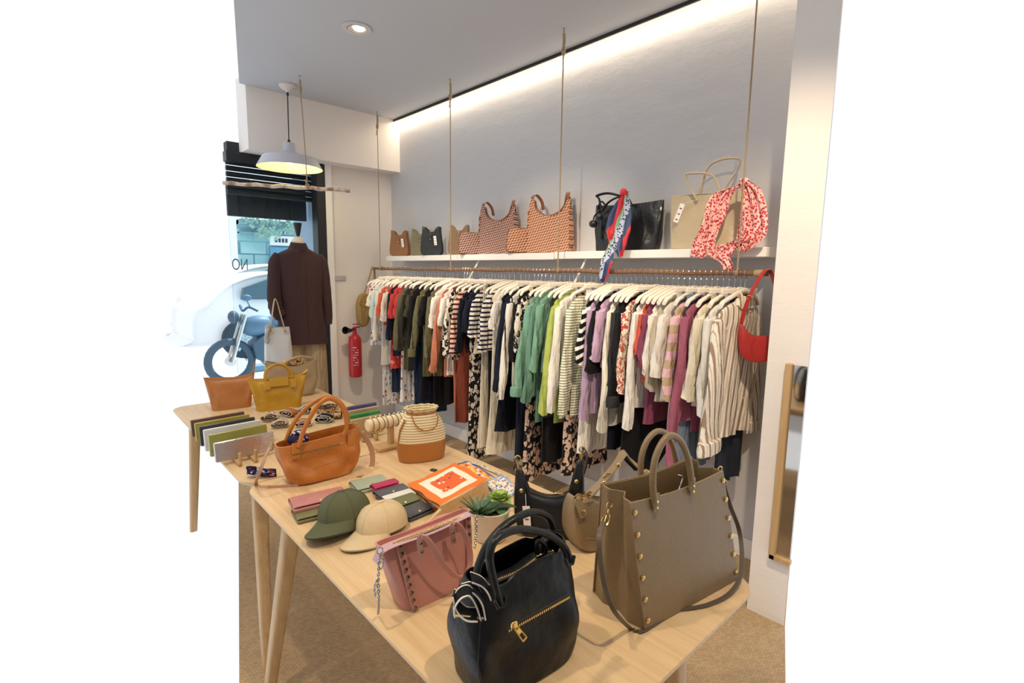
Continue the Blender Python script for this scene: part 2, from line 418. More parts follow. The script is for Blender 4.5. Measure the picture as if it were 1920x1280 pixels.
for k in range(260):
    px = 450+r_.random()*112; py = 393+r_.random()**1.6*(26 if px < 530 else 34)+(px-450)*.05
    leafq(m, PY(px, py, 13.7), .035+.035*r_.random(), r_)
for k in range(150):
    px = 500+r_.gauss(0, 14) if k % 2 else 545+r_.gauss(0, 6); py = (436 if k % 2 else 428)+r_.gauss(0, 5); leafq(m, PY(px, py, 13.6), .05+.03*r_.random(), r_)
tag(build('hanging_ivy', m, LEAF, smooth=False), 'green ivy hanging over the top of the street wall', 'ivy', kind='stuff')
p0 = PY(505, 441, 13.95); p1 = PY(566, 462, 13.95)
t = thing('street_sign', 'long white sign board with small dark lettering on the street wall', 'sign', (p0.x, 13.95, p1.z))
W_ = p1.x-p0.x; H_ = p0.z-p1.z
build('board', MB().box((W_/2, 0, H_/2), (W_, .08, H_)), plain('f4f8f8', .7), t, smooth=False)
m = MB(); x = W_*.18
for k in range(9):
    if k != 4: m.box((x, -.045, H_*.52), (.055, .012, .10 if k < 4 else .06)); m.box((x, -.052, H_*.52), (.02, .004, .05))
    x += .085
build('lettering', m, plain('49545c', .7), t, smooth=False)
p0 = PY(505, 463, 13.95); p1 = PY(566, 492, 13.95)
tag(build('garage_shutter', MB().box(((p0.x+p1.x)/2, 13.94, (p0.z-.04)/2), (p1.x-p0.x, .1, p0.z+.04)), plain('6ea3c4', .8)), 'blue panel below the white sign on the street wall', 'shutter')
# parked cars: a full side profile, wheels, windows
def car(label, cx, cy, s, group):
    t = thing('car', label, 'car', (cx, cy, -.03), 0, group)
    prof = [(-2.0, .28), (-2.03, .6), (-1.9, .82), (-1.55, .93), (-.95, 1.02), (-.55, 1.32), (-.1, 1.47), (.8, 1.48), (1.45, 1.28), (1.85, .95), (2.05, .8), (2.08, .35), (1.95, .24), (-1.85, .22)]
    prof = [(a.x, a.z) for a in cat([(x, 0, z) for x, z in prof], 4, True)]
    m = MB(); rings = []
    for yy, ins in ((-.80, .10), (-.86, .03), (-.80, 0), (0, -.02), (.80, 0), (.86, .03), (.80, .10)):
        rings.append([V(x*(1-ins*.4), yy*(1 if z < .95 else 1-.22*(z-.95)/.5), .85+(z-.85)*(1-ins)) for x, z in prof])
    build('body', m.loft(rings), plain('f6fafa', .25, name='car_paint', var=.0), t)
    gl = [(-.90, 1.0), (-.50, 1.30), (-.05, 1.40), (.75, 1.40), (1.25, 1.22), (1.30, 1.02)]
    m = MB(); m.loft([[V(x, -.90+.2*(z-.95), z) for x, z in gl], [V(x, -.80+.2*(z-.95), z) for x, z in gl]])
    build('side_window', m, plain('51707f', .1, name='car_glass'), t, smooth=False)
    build('window_pillar', MB().box((.35, -.845, 1.2), (.05, .03, .42)), plain('22282c', .5), t)
    for wx in (-1.3, 1.3):
        q = MB().lathe([(.001, .0), (.31, .0), (.335, .03), (.335, .19), (.31, .22), (.001, .22)], (wx, -.72, .33), 28, 0, Matrix.Rotation(pi/2, 3, 'X'))
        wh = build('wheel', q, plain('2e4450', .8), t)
        q = MB()
        q.lathe([(.06, 0), (.2, .01), (.21, .03)], (wx, -.945, .33), 24, 0, Matrix.Rotation(-pi/2, 3, 'X'), True, True)
        for k in range(6): a = k*pi/3; q.box((wx+.12*cos(a), -.95, .33+.12*sin(a)), (.2, .02, .035), M=Matrix.Rotation(-a, 3, 'Y'))
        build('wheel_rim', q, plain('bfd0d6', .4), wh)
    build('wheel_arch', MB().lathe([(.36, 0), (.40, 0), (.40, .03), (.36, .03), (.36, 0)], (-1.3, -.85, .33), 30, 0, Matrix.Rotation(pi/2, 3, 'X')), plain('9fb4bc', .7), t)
    m = MB()
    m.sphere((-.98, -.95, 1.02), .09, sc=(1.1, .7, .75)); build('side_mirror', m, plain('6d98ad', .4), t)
    t.scale = (-s, s, s); return t
pc = PY(452, 640, 9.9)
car('white car parked across the street with its front wheel beside the motorcycle', pc.x+1.3, 10.6, 1.0, None)
pc = PY(470, 500, 12.4)
car('pale parked car further back, only its roof and windows showing above the white car', pc.x+1.0, 12.6, 1.1, None)
# motorcycle
pm = PY(450, 648, 7.6)
t = thing('motorcycle', 'dark blue motorcycle parked outside the shop window', 'motorcycle', (pm.x+.02, 7.6, -.04))
BL = plain('5f7f99', .5, name='motorcycle_blue'); BK = plain('4a6172', .6)
for wx in (-.15, 1.12):
    wq = build('wheel', MB().tube([(wx+.27*cos(a*pi/14), 0, .32+.27*sin(a*pi/14)) for a in range(28)], .05, 10, closed=True, up=(0, 1, 0)), BK, t)
    build('hub', MB().lathe([(.06, -.05), (.06, .05)], (wx, 0, .32), 16, 0, Matrix.Rotation(pi/2, 3, 'X'), True, True), STEEL, wq)
build('front_fork', MB().tube([(-.15, -.09, .32), (.05, -.09, .95)], .025).tube([(-.15, .09, .32), (.05, .09, .95)], .025), STEEL, t)
build('engine_body', MB().loft([[V(.45+a*sx, b*.14, z) for a, b in ((-1, -1), (1, -1), (1, 1), (-1, 1))] for sx, z in ((.16, .25), (.3, .35), (.34, .55), (.2, .66))]), BK, t)
build('fuel_tank', MB().sphere((.22, 0, .78), .2, sc=(1.2, .7, .75), n=20), BL, t)
build('saddle', MB().loft([[V(x, .12*cos(a)*w_, z+.09*sin(a)*w_) for a in [k*pi/6 for k in range(12)]] for x, z, w_ in ((.34, .86, .5), (.45, .84, 1), (.7, .86, 1.2), (1.0, .92, 1.1), (1.2, .98, .5))]), BL, t)
build('handlebar', MB().tube(cat([(.12, -.36, 1.02), (.06, -.2, 1.06), (.04, 0, 1.0), (.06, .2, 1.06), (.12, .36, 1.02)], 4), .016), BK, t)
build('mirror', MB().tube([(.08, -.22, 1.05), (.02, -.27, 1.16)], .008).sphere((.02, -.27, 1.19), .06, sc=(1.1, .4, .7)), BL, t)
build('headlight', MB().sphere((-.08, 0, .92), .09, sc=(.8, 1, 1)), BK, t)
# ================= THE CLOTHES RAIL =================
XR = 2.475; ZR = 1.555
t = thing('hanging_rail', 'long brown wooden pole hung from the ceiling, carrying all the clothes', 'clothes rail', (XR, 2.85, ZR))
RW = oak('8f6848', '6b4a33', 'Y', 1.5, .5)
m = MB(); m.tube([(.004*sin(k*1.7), -1.9+k*.19, .003*sin(k*2.3)) for k in range(21)], .013, 12)
build('pole', m, RW, t)
for yy in (-1.86, 1.87): build('end_binding', MB().lathe([(.0135, -.02), (.017, -.015), (.017, .015), (.0135, .02)], (0, yy, 0), 14, 0, Matrix.Rotation(pi/2, 3, 'X')), TWINE, t)
def rope(label, x, y, z0, z1, grp, tail=1, r=.0045):
    t = thing('hanging_rope', label, 'rope', (x, y, z0), 0, grp)
    L = z1-z0
    build('cord', MB().tube([(0, 0, k*L/12) for k in range(13)], r, 8), TWINE, t)
    kn = MB(); kn.sphere((0, 0, L-.13), .014, sc=(1, 1, 1.9), n=10).tube([(0, 0, L-.13), (.004, 0, L-.06), (0, 0, L-.03)], .009, 8)
    if tail: kn.tube([(0, -.004, L-.14), (-.012, -.01, L-.17), (-.022, -.016, L-.215)], .004, 6)
    build('knot', kn, TWINE, t)
    build('ceiling_hook', MB().tube([(0, 0, L), (0, 0, L-.02), (.008, 0, L-.035), (0, 0, L-.048), (-.006, 0, L-.036)], .002, 6).lathe([(.012, L-.003), (.012, L)], (0, 0, 0), 12, 0, None, True, True), STEEL, t)
    return t
for i, (yy, who) in enumerate(((4.556, 'pale twine rope holding the far left end of the clothes rail'), (3.40, 'pale twine rope dropping in front of the small black bag to the clothes rail'),
        (2.237, 'pale twine rope crossing the right woven shoulder bag down to the clothes rail'), (1.085, 'pale twine rope crossing the red patterned scarf at the right end of the rail'))):
    r_o = rope(who, XR-.016, yy, ZR+.002, ZC, 'ropes holding the clothes rail', r=.004)
    build('rail_loop', MB().ring((.016, 0, 0), .0175, .0035, (0, 1, 0)).ring((.016, .007, 0), .0175, .0035, (0, 1, .1)), TWINE, r_o)
# shelf
for y0, y1, z, nm in ((2.357, 4.60, 1.652, 'white floating wall shelf, the far left board under the small bags'), (.992, 2.35, 1.656, 'white floating wall shelf, the near right board under the two totes')):
    tag(build('wall_shelf', MB().box(((2.545+XW)/2, (y0+y1)/2, z), (XW-2.545-.002, y1-y0, .046), bev=.002), WHITE), nm, 'shelf')
for px, nm in ((899, 'thin white metal arm joining wall shelf and rail under the small taupe bag'), (1099, 'thin white metal arm joining wall shelf and rail left of the patterned hanging scarf')):
    q = PX(px, 488, 2.60)
    tag(build('rail_arm', MB().tube([(2.60, q.y, 1.632), (2.50, q.y+.0, 1.49), (2.475, q.y, 1.47)], .007, 8), WHITE), nm, 'bracket', 'white arms under the shelf')

HW = plain('efe6d6', .45, name='white_hanger_wood', var=.01)
CLIPM = plain('b9bcc2', .25, 1, 'clip_metal')
def hook_mb():
    pts = [(.0, .0, .0165)]; 
    arc = [(.0165*cos(a), 0, .0165*sin(a)) for a in [radians(q) for q in (200, 165, 130, 90, 50, 10, -25)]]
    return MB().tube(cat(arc+[(.008, 0, -.022), (0, 0, -.036), (0, 0, -.078)], 3), .0016, 6)
# prototypes
_hk = hook_mb()
hA = MB()   # curved wooden hanger (neck at z -.05, shoulders at x +-.205)
rings = []
for i in range(25):
    u = -1+i/12; x = u*.205; z = -.052-.062*abs(u)**1.35+(-.012 if abs(u) > .96 else 0); h = .017-.004*abs(u); th = .0075+.004*abs(u)
    yb = .018*u*u
    rings.append([V(x, yb+th*cos(a), z-h*.5+h*sin(a)*.8) for a in [k*pi/5 for k in range(10)]])
hA.loft(rings)
hB = MB(); hB.box((0, 0, -.066), (.38, .012, .026), bev=.004).box((0, 0, -.056), (.05, .012, .02), bev=.003)
clipmb = MB().box((0, 0, 0), (.03, .016, .036), bev=.003).tube([(0, -.012, .012), (0, -.018, 0), (0, -.010, -.014)], .004, 6)
_proto = {}
def hanger(kind, y, yaw, label, lean=0):
    grp = 'white clothes hangers on the rail'
    if kind not in _proto:
        t = thing('clothes_hanger', label, 'hanger', (XR, y, ZR-.02), yaw, grp)
        hk_ = build('hook', _hk, CHROME, t); hk_.location = (0, 0, .02)
        if kind == 'A': build('shoulder_bar', hA, HW, t)
        else:
            build('clip_bar', hB, HW, t)
            for x in (-.125, .125):
                c = build('clip', clipmb, CLIPM, t); c.location = (x, 0, -.090)
        _proto[kind] = t; return t
    src = _proto[kind]; t = src.copy(); COL.objects.link(t); t.location = (XR, y, ZR-.02); t.rotation_euler = (0, lean, yaw)
    t['label'] = label
    for ch in src.children:
        c = ch.copy(); COL.objects.link(c); c.parent = t
    return t

def top_mb(hw=.205, L=.6, th=.024, neck=.07, flare=.0, rip=.010, seed=0, z0=-.108, coll=0, cut='straight', N=44):
    r_ = random.Random(seed); m = MB(); ph = [r_.uniform(0, 6.28) for _ in range(5)]; rings = []
    lv = [(0, neck, .012), (.012, neck+.055, .014), (.028, neck+.095, .016), (.046, hw-.015, .018), (.062, hw, .02), (.10, hw-.012, .024)]
    n = 16
    for i in range(1, n+1): lv.append((.10+(L-.10)*i/n, None, None))
    for i, (d, w_, tt) in enumerate(lv):
        t = max(0, (d-.10)/(L-.10))
        ww = w_ if w_ is not None else hw-.012-.010*sin(t*pi)+flare*t
        th_ = tt if tt is not None else th*(1+.35*t)
        ring = []
        for k in range(N):
            a = 2*pi*k/N; c, s_ = cos(a), sin(a)
            x = ww*math.copysign(abs(c)**.75, c); y = th_*math.copysign(abs(s_)**.8, s_)*(1-.25*abs(c))
            u = x/hw
            sh = rip*t*(sin(7*u+FP[0]+t)+.7*sin(12*u+FP[1]-2*t)+.35*sin(19*u+FP[2]))
            y += sh+.018*u*u
            zz = z0-d
            if i == 0 and coll == 0: zz -= .006
            if i < 2 and s_ < 0: zz -= .012*(1-abs(u))
            if cut == 'round' and t > .6: zz += .10*(t-.6)/.4*abs(u)**3
            if t == 1: zz += .004*sin(9*u+ph[3])
            ring.append(V(x, y, zz))
        rings.append(ring)
    m.loft(rings); return m
def sleeve_mb(side, L, r0=.062, r1=.045, out=.05, hw=.205, seed=0, z0=-.108, yo=.0, cuff=0, fold=.006, fwd=0):
    r_ = random.Random(seed+31); m = MB(); rings = []; n = max(8, int(L/.03)); ph = [r_.uniform(0, 6.28) for _ in range(4)]
    for i in range(n+4):
        t = max(0, (i-3)/n)
        if i < 3: x = hw-.035+.018*i; z = z0-.052-.012*i; sx = r0*(.55+.2*i); sy = .012+.003*i; dz = .2
        else: x = hw+.012+out*t**.8*(1 if L > .3 else .8); z = z0-.09-L*t; sx = r0+(r1-r0)*t; sy = .021*(1-.15*t); dz = 0
        ring = []
        for k in range(16):
            a = 2*pi*k/16; fx = 1+(.10*sin(3*a+ph[0]+5*t)+.10*sin(2*a+ph[3]+14*t))*t; 
            px = x-sx*.45+sx*cos(a)*.62*fx; py = .018+yo*t-fwd*t+sy*sin(a)+fold*sin(8*t+ph[1])*t+fold*.8*sin(3*a+ph[2]+9*t)+fold*.5*sin(5*a+17*t)*(.3+t)
            zz = z+dz*0+(-.02*cos(a) if i < 3 else 0)+(.012*sin(a) if i == n+3 else 0)
            ring.append(V(side*px, py, zz))
        rings.append(ring)
    # cuff recess
    last = rings[-1]; c = sum(last, V(0, 0, 0))/len(last)
    if cuff:
        for f, dz in ((1.16, .0), (1.16, .055), (1.0, .06)): pass
    rings.append([c+(p-c)*.85+V(0, 0, .012) for p in last])
    m.loft(rings)
    return m
def cuff_mb(side, L, r1, out, hw=.205, z0=-.108, yo=0, fwd=0, h=.05):
    x = hw+.012+out-r1*.45; z = z0-.09-L
    rings = [[V(side*(x+r1*.62*f*cos(a)), .018+yo-fwd+.026*f*sin(a), z+d) for a in [k*pi/8 for k in range(16)]] for f, d in ((.9, -.008), (1.2, -.006), (1.26, .02), (1.2, h), (.95, h+.004))]
    return MB().loft(rings)
def tube_mb(hw=.16, L=.7, th=.02, flare=.06, rip=.010, seed=0, z0=-.088, hem='straight', waist=None, N=44):
    r_ = random.Random(seed); m = MB(); ph = [r_.uniform(0, 6.28) for _ in range(5)]; rings = []; n = 18
    for i in range(n+1):
        t = i/n; ww = (waist or hw)+(hw-(waist or hw))*min(1, t*5)+flare*t; th_ = th*(.6+.7*t)
        ring = []
        for k in range(N):
            a = 2*pi*k/N; c, s_ = cos(a), sin(a); x = ww*math.copysign(abs(c)**.75, c); y = th_*math.copysign(abs(s_)**.8, s_); u = x/hw
            y += rip*(.2+.9*t)*(sin(7*u+FP[0]+t)+.7*sin(12*u+FP[1]-2*t)+.35*sin(19*u+FP[2]))
            zz = z0-L*t+(.005*sin(9*u+ph[3]) if t == 1 else 0)
            if hem == 'round' and t > .7: zz += .22*((t-.7)/.3)*abs(u/1.3)**2.6
            ring.append(V(x, y, zz))
        rings.append(ring)
    return m.loft(rings)
BTN = plain('e9e2d2', .4, name='button')
GN = [0]
ALLG = []
FP = [0, 1, 2]
def garment(y, mat, kind, label, category, L=.6, sl=0, zb=None, hw=.205, yaw=0, out=.05, r0=.062, r1=.045, flare=0, rip=.009, th=.024, collar=None, cuff=None, sleeve_mat=None, cut='straight', buttons=0, fwd=0, hem='straight', name=None, short=None, waist=None, hang=None, xo=0):
    GN[0] += 1; sd = GN[0]*17; FP[0] = y*1.3; FP[1] = 1+y*1.9; FP[2] = y*2.7
    th *= .62
    nm = name or {'top': 'shirt', 'bottom': 'trousers'}[kind]
    o = None
    if kind == 'top':
        body = top_mb(hw=hw, L=L, th=th, flare=flare, rip=rip, seed=sd, coll=1 if collar else 0, cut=cut)
        o = build(nm, body, mat)
        for side in ((-1, 1) if sl else ()):
            build('sleeve', sleeve_mb(side, sl, r0, r1, out, hw, sd+side, fold=.007, fwd=fwd if side < 0 else 0), sleeve_mat or mat, o)
            if cuff: build('cuff', cuff_mb(side, sl, r1, out, hw, fwd=fwd if side < 0 else 0), cuff, o)
        if collar:
            m = MB(); R_ = []
            for (f, z) in ((.078, -.118), (.082, -.085), (.062, -.070), (.066, -.078), (.098, -.112), (.100, -.128)):
                R_.append([V(f*cos(a)*.95, .022*sin(a)*(1+(f-.06)*8)+(-.004), z-(.016 if sin(a) < -.5 else 0)) for a in [k*pi/10 for k in range(20)]])
            m.loft(R_, cap0=False, cap1=False); build('collar', m, collar, o)
        for b in range(buttons):
            z = -.16-(L-.12)*b/buttons
            build('button', MB().lathe([(.0055, 0), (.0055, .002), (.001, .003)], (.0, -.030-.2*th, z), 10, 0, Matrix.Rotation(pi/2, 3, 'X'), True, True), BTN, o)
    else:
        if kind == 'skirt' or hem != 'straight' or waist:
            o = build(nm, tube_mb(hw, L, th, flare, rip, sd, hem=hem, waist=waist), mat)
        else:
            o = build(nm, tube_mb(hw, L, th*.8, flare, rip, sd), mat)
        build('waistband', MB().loft([[V((hw if not waist else waist)*1.02*math.copysign(abs(cos(a))**.75, cos(a)), (th*.62+.003)*sin(a)+rip*.0, z) for a in [k*pi/16 for k in range(32)]] for z in (-.085, -.118)]), mat, o)
    o.location = (XR+xo, y, ZR-.02); o.rotation_euler = (0, 0, yaw)
    tag(o, label, category, None)
    hg = hanger('A' if (hang or kind) in ('top', 'A') else 'B', y, yaw, ('white wooden hanger of the ' if (hang or kind) in ('top', 'A') else 'white clip hanger of the ')+label.split(', ')[0].replace(' on the rail', ''))
    hg['label'] = ' '.join(hg['label'].split()[:16]); ALLG.append((y, o, hg))
    return o
def YG(px, py=600, x=2.235): return PX(px, py, x).y
def LG(px, py, x=2.235): return ZR-.128-PX(px, py, x).z     # garment length below the shoulder line
def SG(px, py, x=2.2): return max(.08, ZR-.218-PX(px, py, x).z)
# materials of the clothes
F_ = fabric
cream = F_('efe6d0'); offw = F_('f2eee6'); coral = F_('dc6048'); red = F_('cf4a42'); pinkred = F_('d24652'); olive = F_('6f6b4c'); dolive = F_('4d4a39'); dbrown = F_('35302b')
blk = F_('1c1b1d'); navy = F_('1e2436'); dnavy = F_('141724'); terra = F_('c97f62'); rust = F_('7c3c2e'); beige = F_('cdbf9f'); mint = F_('cfe3dd'); jade = F_('80ae98'); jade2 = F_('6d9683'); dgreen = F_('39604f')
lime = F_('b4c464'); lilac = F_('caabc8'); lilac2 = F_('ba9ebc'); magenta = F_('8c4a62'); rose = F_('ac6379'); char = F_('35353a'); greyc = F_('d6cfc8'); denim = F_('8294ab'); ddenim = F_('2e3440'); jeans = F_('2b3b55')
tan_ = F_('c0a884'); salm = F_('d8604e'); stone = F_('c9bda6')
st_nb = stripes('efe9df', '23243a', .032, .42); st_rust = stripes('f0c9b6', '5a2228', .036, .42); st_grn = stripes('f4f1e2', '8c9468', .016, .40); zeb = stripes('f3efe8', '121214', .042, .58, rot=.45, wob=.008)
st_pk = stripes('c9b18f', 'eec3cc', .085, .5); st_shirt = stripes('f1e9da', 'a38b74', .040, .30, axis='X', rot=-.12, c3='c9b59c'); st_shirt2 = stripes('f1e9da', 'a38b74', .040, .30, axis='X', rot=.10, c3='c9b59c')
rib_b = ribbed('e2d8c2', .014); rib_o = ribbed('f0ead9', .010, dark=.15)
fl_red = floral('f1ece6', 'c8434f', '8898a8', 30, .33); fl_bw = floral('e9e0cd', '1d1c20', None, 34, .48); fl_wb = floral('1d1c20', 'e8ded0', None, 36, .5); fl_pk = floral('1c1c22', 'd3b6a2', None, 36, .56)
fl_cr = floral('f3e6d2', 'c8544a', 'd98d5a', 40, .38, vine='b04a52'); fl_dr = floral('d8433b', 'f0a79a', 'e0605a', 24, .30); emb = stripes('efe9dd', '1c1c22', .055, .16, axis='X', wob=.004)
# ---- the clothes, from the far left end of the rail to the near right end ----
G = garment
G(YG(686), fl_red, 'top', 'white sleeveless blouse with red floral pattern, first at the far left of the rail', 'blouse', L=LG(686, 648), name='blouse', hw=.20)
G(YG(693), fl_red, 'top', 'cream blouse with small floral print, second from the far left', 'blouse', L=LG(692, 625), sl=.12, name='blouse', sleeve_mat=cream)
G(YG(700), mint, 'top', 'pale mint top with short sleeves beside the first floral blouses', 'shirt', L=LG(700, 612), sl=.22, r0=.07, r1=.066)
G(YG(699)-.02, fl_red, 'bottom', 'long white floral trousers at the far left end reaching lowest near the wall', 'trousers', L=LG(705, 765), hw=.15, flare=.03)
G(YG(706), rib_o, 'top', 'long cream knitted cardigan at the far left of the rail', 'cardigan', L=LG(700, 683), sl=.42, r1=.05, name='cardigan')
G(YG(712), coral, 'top', 'coral red short sleeved top next to the cream cardigan', 'shirt', L=LG(712, 610), sl=.2, r0=.06, r1=.055)
G(YG(714)-.01, jeans, 'bottom', 'dark blue denim trousers hanging near the far left end', 'trousers', L=LG(715, 742), hw=.15)
G(YG(719), stone, 'top', 'cream short sleeved top hanging in front of the coral top', 'shirt', L=LG(717, 628), sl=.24, r1=.055, sleeve_mat=cream)
G(YG(722), fl_dr, 'top', 'long red patterned dress with a cream hem near the far left', 'dress', L=LG(717, 690), name='dress', hw=.2)
G(YG(728), navy, 'top', 'navy top with long sleeves behind the bright red tee', 'shirt', L=LG(726, 668), sl=.4, out=.03)
G(YG(734), red, 'top', 'bright red tee with a pink inside, left part of the rail', 'shirt', L=LG(734, 612), sl=.2, r0=.08, r1=.07, sleeve_mat=red, th=.03)
G(YG(738)-.01, fl_red, 'skirt', 'pink and white floral long skirt low on the left part of the rail', 'skirt', L=LG(730, 755), hw=.15, flare=.05, name='skirt', waist=.13)
G(YG(744), pinkred, 'top', 'second red tee just right of the bright red tee', 'shirt', L=LG(744, 606), sl=.18, r0=.075, r1=.07)
G(YG(745)-.02, olive, 'top', 'long light olive cardigan with open front on the left part of the rail', 'cardigan', L=LG(735, 690), sl=.46, out=.07, name='cardigan', rip=.012)
G(YG(756), dbrown, 'top', 'long dark brown jacket between olive cardigan and olive tee', 'jacket', L=LG(746, 693), sl=.46, out=.07, name='jacket', collar=dbrown)
G(YG(758)-.03, jeans, 'bottom', 'navy blue wide jeans below the dark brown jacket', 'trousers', L=LG(742, 778), hw=.17)
G(YG(764), dolive, 'top', 'olive green tee with short sleeves right of the dark brown jacket', 'shirt', L=LG(756, 640), sl=.17, r0=.08, r1=.075)
G(YG(770), blk, 'top', 'black long sleeved top right of the olive tee', 'shirt', L=LG(765, 640), sl=.42, out=.04)
G(YG(776)-.01, dnavy, 'skirt', 'black long skirt hanging below the olive jackets', 'skirt', L=LG(768, 752), hw=.16, flare=.04, name='skirt', waist=.13)
G(YG(783), olive, 'top', 'olive green overshirt with long sleeves and collar, left of the black short jacket', 'jacket', L=LG(768, 703), sl=.48, out=.09, name='jacket', collar=olive, cuff=olive, rip=.013)
G(YG(792), blk, 'top', 'black short sleeved jacket with collar between two olive overshirts', 'jacket', L=LG(786, 650), sl=.22, r0=.075, r1=.065, name='jacket', collar=blk)
G(YG(795)-.02, blk, 'bottom', 'black wide trousers beneath the olive overshirts', 'trousers', L=LG(775, 760), hw=.17)
G(YG(803), olive, 'top', 'second olive overshirt, just left of the terracotta cardigan', 'jacket', L=LG(796, 705), sl=.47, out=.05, name='jacket', rip=.013, collar=olive)
G(YG(811), offw, 'top', 'white tee with short sleeves left of the terracotta cardigan', 'shirt', L=LG(806, 640), sl=.23, r0=.075, r1=.07)
G(YG(824), terra, 'top', 'terracotta long sleeved cardigan on a wide white hanger', 'cardigan', L=LG(812, 705), sl=.56, out=.10, r0=.06, r1=.052, name='cardigan')
G(YG(826)-.02, offw, 'top', 'white top showing below the terracotta cardigan', 'shirt', L=LG(826, 705), sl=.2, r1=.06)
G(YG(830)-.02, terra, 'bottom', 'terracotta trousers below the terracotta cardigan', 'trousers', L=LG(812, 762), hw=.16)
G(YG(838), fl_bw, 'top', 'cream blouse with black floral print right of the terracotta cardigan', 'blouse', L=LG(830, 675), sl=.44, out=.05, name='blouse')
G(YG(852), st_rust, 'top', 'pale pink top with dark red stripes and long sleeves', 'shirt', L=LG(846, 665), sl=.4, out=.05, r1=.055)
G(YG(853)-.03, rust, 'skirt', 'rust red flared midi skirt hanging left of the middle of the rail', 'skirt', L=LG(830, 787), hw=.17, flare=.09, name='skirt', waist=.12, rip=.014)
G(YG(862), dnavy, 'top', 'very dark navy cardigan left of the navy tee', 'cardigan', L=LG(858, 655), sl=.38, out=.04, name='cardigan')
G(YG(866)-.02, fl_wb, 'bottom', 'long black trousers with cream floral print, behind the straw bucket bag', 'trousers', L=LG(858, 866), hw=.17, flare=.03)
G(YG(873), navy, 'top', 'dark navy tee with short sleeves left of the striped tees', 'shirt', L=LG(872, 640), sl=.22, r0=.08, r1=.075)
G(YG(878)-.01, beige, 'skirt', 'beige short skirt below the navy tee', 'skirt', L=LG(870, 668), hw=.15, flare=.04, name='skirt', waist=.13)
G(YG(889), st_nb, 'top', 'white tee with thin dark stripes, left of the second striped top', 'shirt', L=LG(886, 645), sl=.25, r0=.07, r1=.062)
G(YG(886)-.02, rib_b, 'bottom', 'long cream pleated trousers hanging below the striped tees', 'trousers', L=LG(876, 840), hw=.17, flare=.04)
G(YG(897), blk, 'bottom', 'black straight trousers between the pleated cream and the plain cream trousers', 'trousers', L=LG(890, 808), hw=.15)
G(YG(906), st_nb, 'top', 'white jumper with dark stripes and bunched sleeves, the right one of the striped pair', 'jumper', L=LG(902, 658), sl=.34, out=.04, r1=.058, name='jumper')
G(YG(915), cream, 'top', 'long cream dress with a straight hem in the middle left of the rail', 'dress', L=LG(900, 850), sl=0, flare=.05, name='dress', hw=.19)
G(YG(927), offw, 'top', 'off white blouse with wide cap sleeves left of the navy jacket', 'blouse', L=LG(922, 660), sl=.17, r0=.09, r1=.095, name='blouse', out=.06)
G(YG(934)-.02, dnavy, 'top', 'black knee length dress below the cap sleeved blouse', 'dress', L=LG(918, 806), name='dress', flare=.05)
G(YG(940), navy, 'top', 'navy blue long jacket left of the embroidered blouse', 'jacket', L=LG(926, 720), sl=.58, out=.08, name='jacket', r1=.052)
G(YG(953), emb, 'top', 'cream blouse with black embroidered lines down the sleeves', 'blouse', L=LG(944, 730), sl=.62, out=.08, name='blouse', r1=.042)
G(YG(957)-.02, navy, 'bottom', 'navy blue wide trousers left of the floral trousers', 'trousers', L=LG(940, 866), hw=.17, flare=.02)
G(YG(962), blk, 'top', 'black cardigan hidden behind the black and white floral blouse', 'cardigan', L=LG(955, 690), sl=.36, name='cardigan')
G(YG(972), fl_bw, 'top', 'white blouse with large black leaf print and short sleeves, left of the green jacket', 'blouse', L=LG(965, 665), sl=.30, r0=.07, r1=.07, name='blouse')
G(YG(981)-.02, fl_pk, 'bottom', 'long black trousers with pink leaf print in the middle of the rail', 'trousers', L=LG(968, 905), hw=.19, flare=.03)
G(YG(986), jade, 'top', 'bright jade green overshirt with turned up cuffs in the middle of the rail', 'jacket', L=LG(975, 740), sl=.56, out=.12, r0=.07, r1=.06, name='jacket', collar=jade, cuff=jade, rip=.014)
G(YG(999), jade2, 'top', 'darker green long jacket just right of the jade green overshirt', 'jacket', L=LG(984, 790), sl=.60, out=.08, r1=.055, name='jacket')
G(YG(1008), jade, 'top', 'teal green shirt between the green jacket and the black dress', 'shirt', L=LG(1000, 700), sl=.4, out=.05)
G(YG(1012)-.03, blk, 'skirt', 'black long skirt below the green and lime clothes', 'skirt', L=LG(1000, 872), hw=.16, flare=.07, name='skirt', waist=.13)
G(YG(1023), char, 'top', 'charcoal sleeveless dress with a lime green neckline', 'dress', L=LG(1005, 780), name='dress', hw=.2, sl=0, flare=.05, collar=lime)
G(YG(1035), lime, 'top', 'lime green jumper with long sleeves in the middle of the rail', 'jumper', L=LG(1024, 795), sl=.64, out=.09, r0=.055, r1=.04, name='jumper')
G(YG(1045), offw, 'top', 'off white long sleeved knit between the lime jumper and the green striped knit', 'jumper', L=LG(1034, 785), sl=.62, out=.07, r1=.05, name='jumper')
G(YG(1050)-.04, fl_pk, 'skirt', 'black skirt with pink leaf print behind the black hobo bag', 'skirt', L=LG(1035, 895), hw=.17, flare=.04, name='skirt', waist=.14)
G(YG(1064), st_grn, 'top', 'white knit with fine green stripes and long sleeves', 'jumper', L=LG(1050, 780), sl=.62, out=.06, r0=.075, r1=.062, name='jumper')
G(YG(1083), offw, 'bottom', 'long off white trousers left of the zebra striped knit', 'trousers', L=LG(1074, 862), hw=.17, flare=.02)
G(YG(1097), zeb, 'top', 'black and white zebra striped knit with short sleeves', 'jumper', L=LG(1100, 660), sl=.30, r0=.085, r1=.07, out=.07, name='jumper')
G(YG(1106), lilac2, 'top', 'lilac cardigan with long sleeves left of the lilac tee', 'cardigan', L=LG(1100, 780), sl=.62, out=.04, r1=.045, name='cardigan')
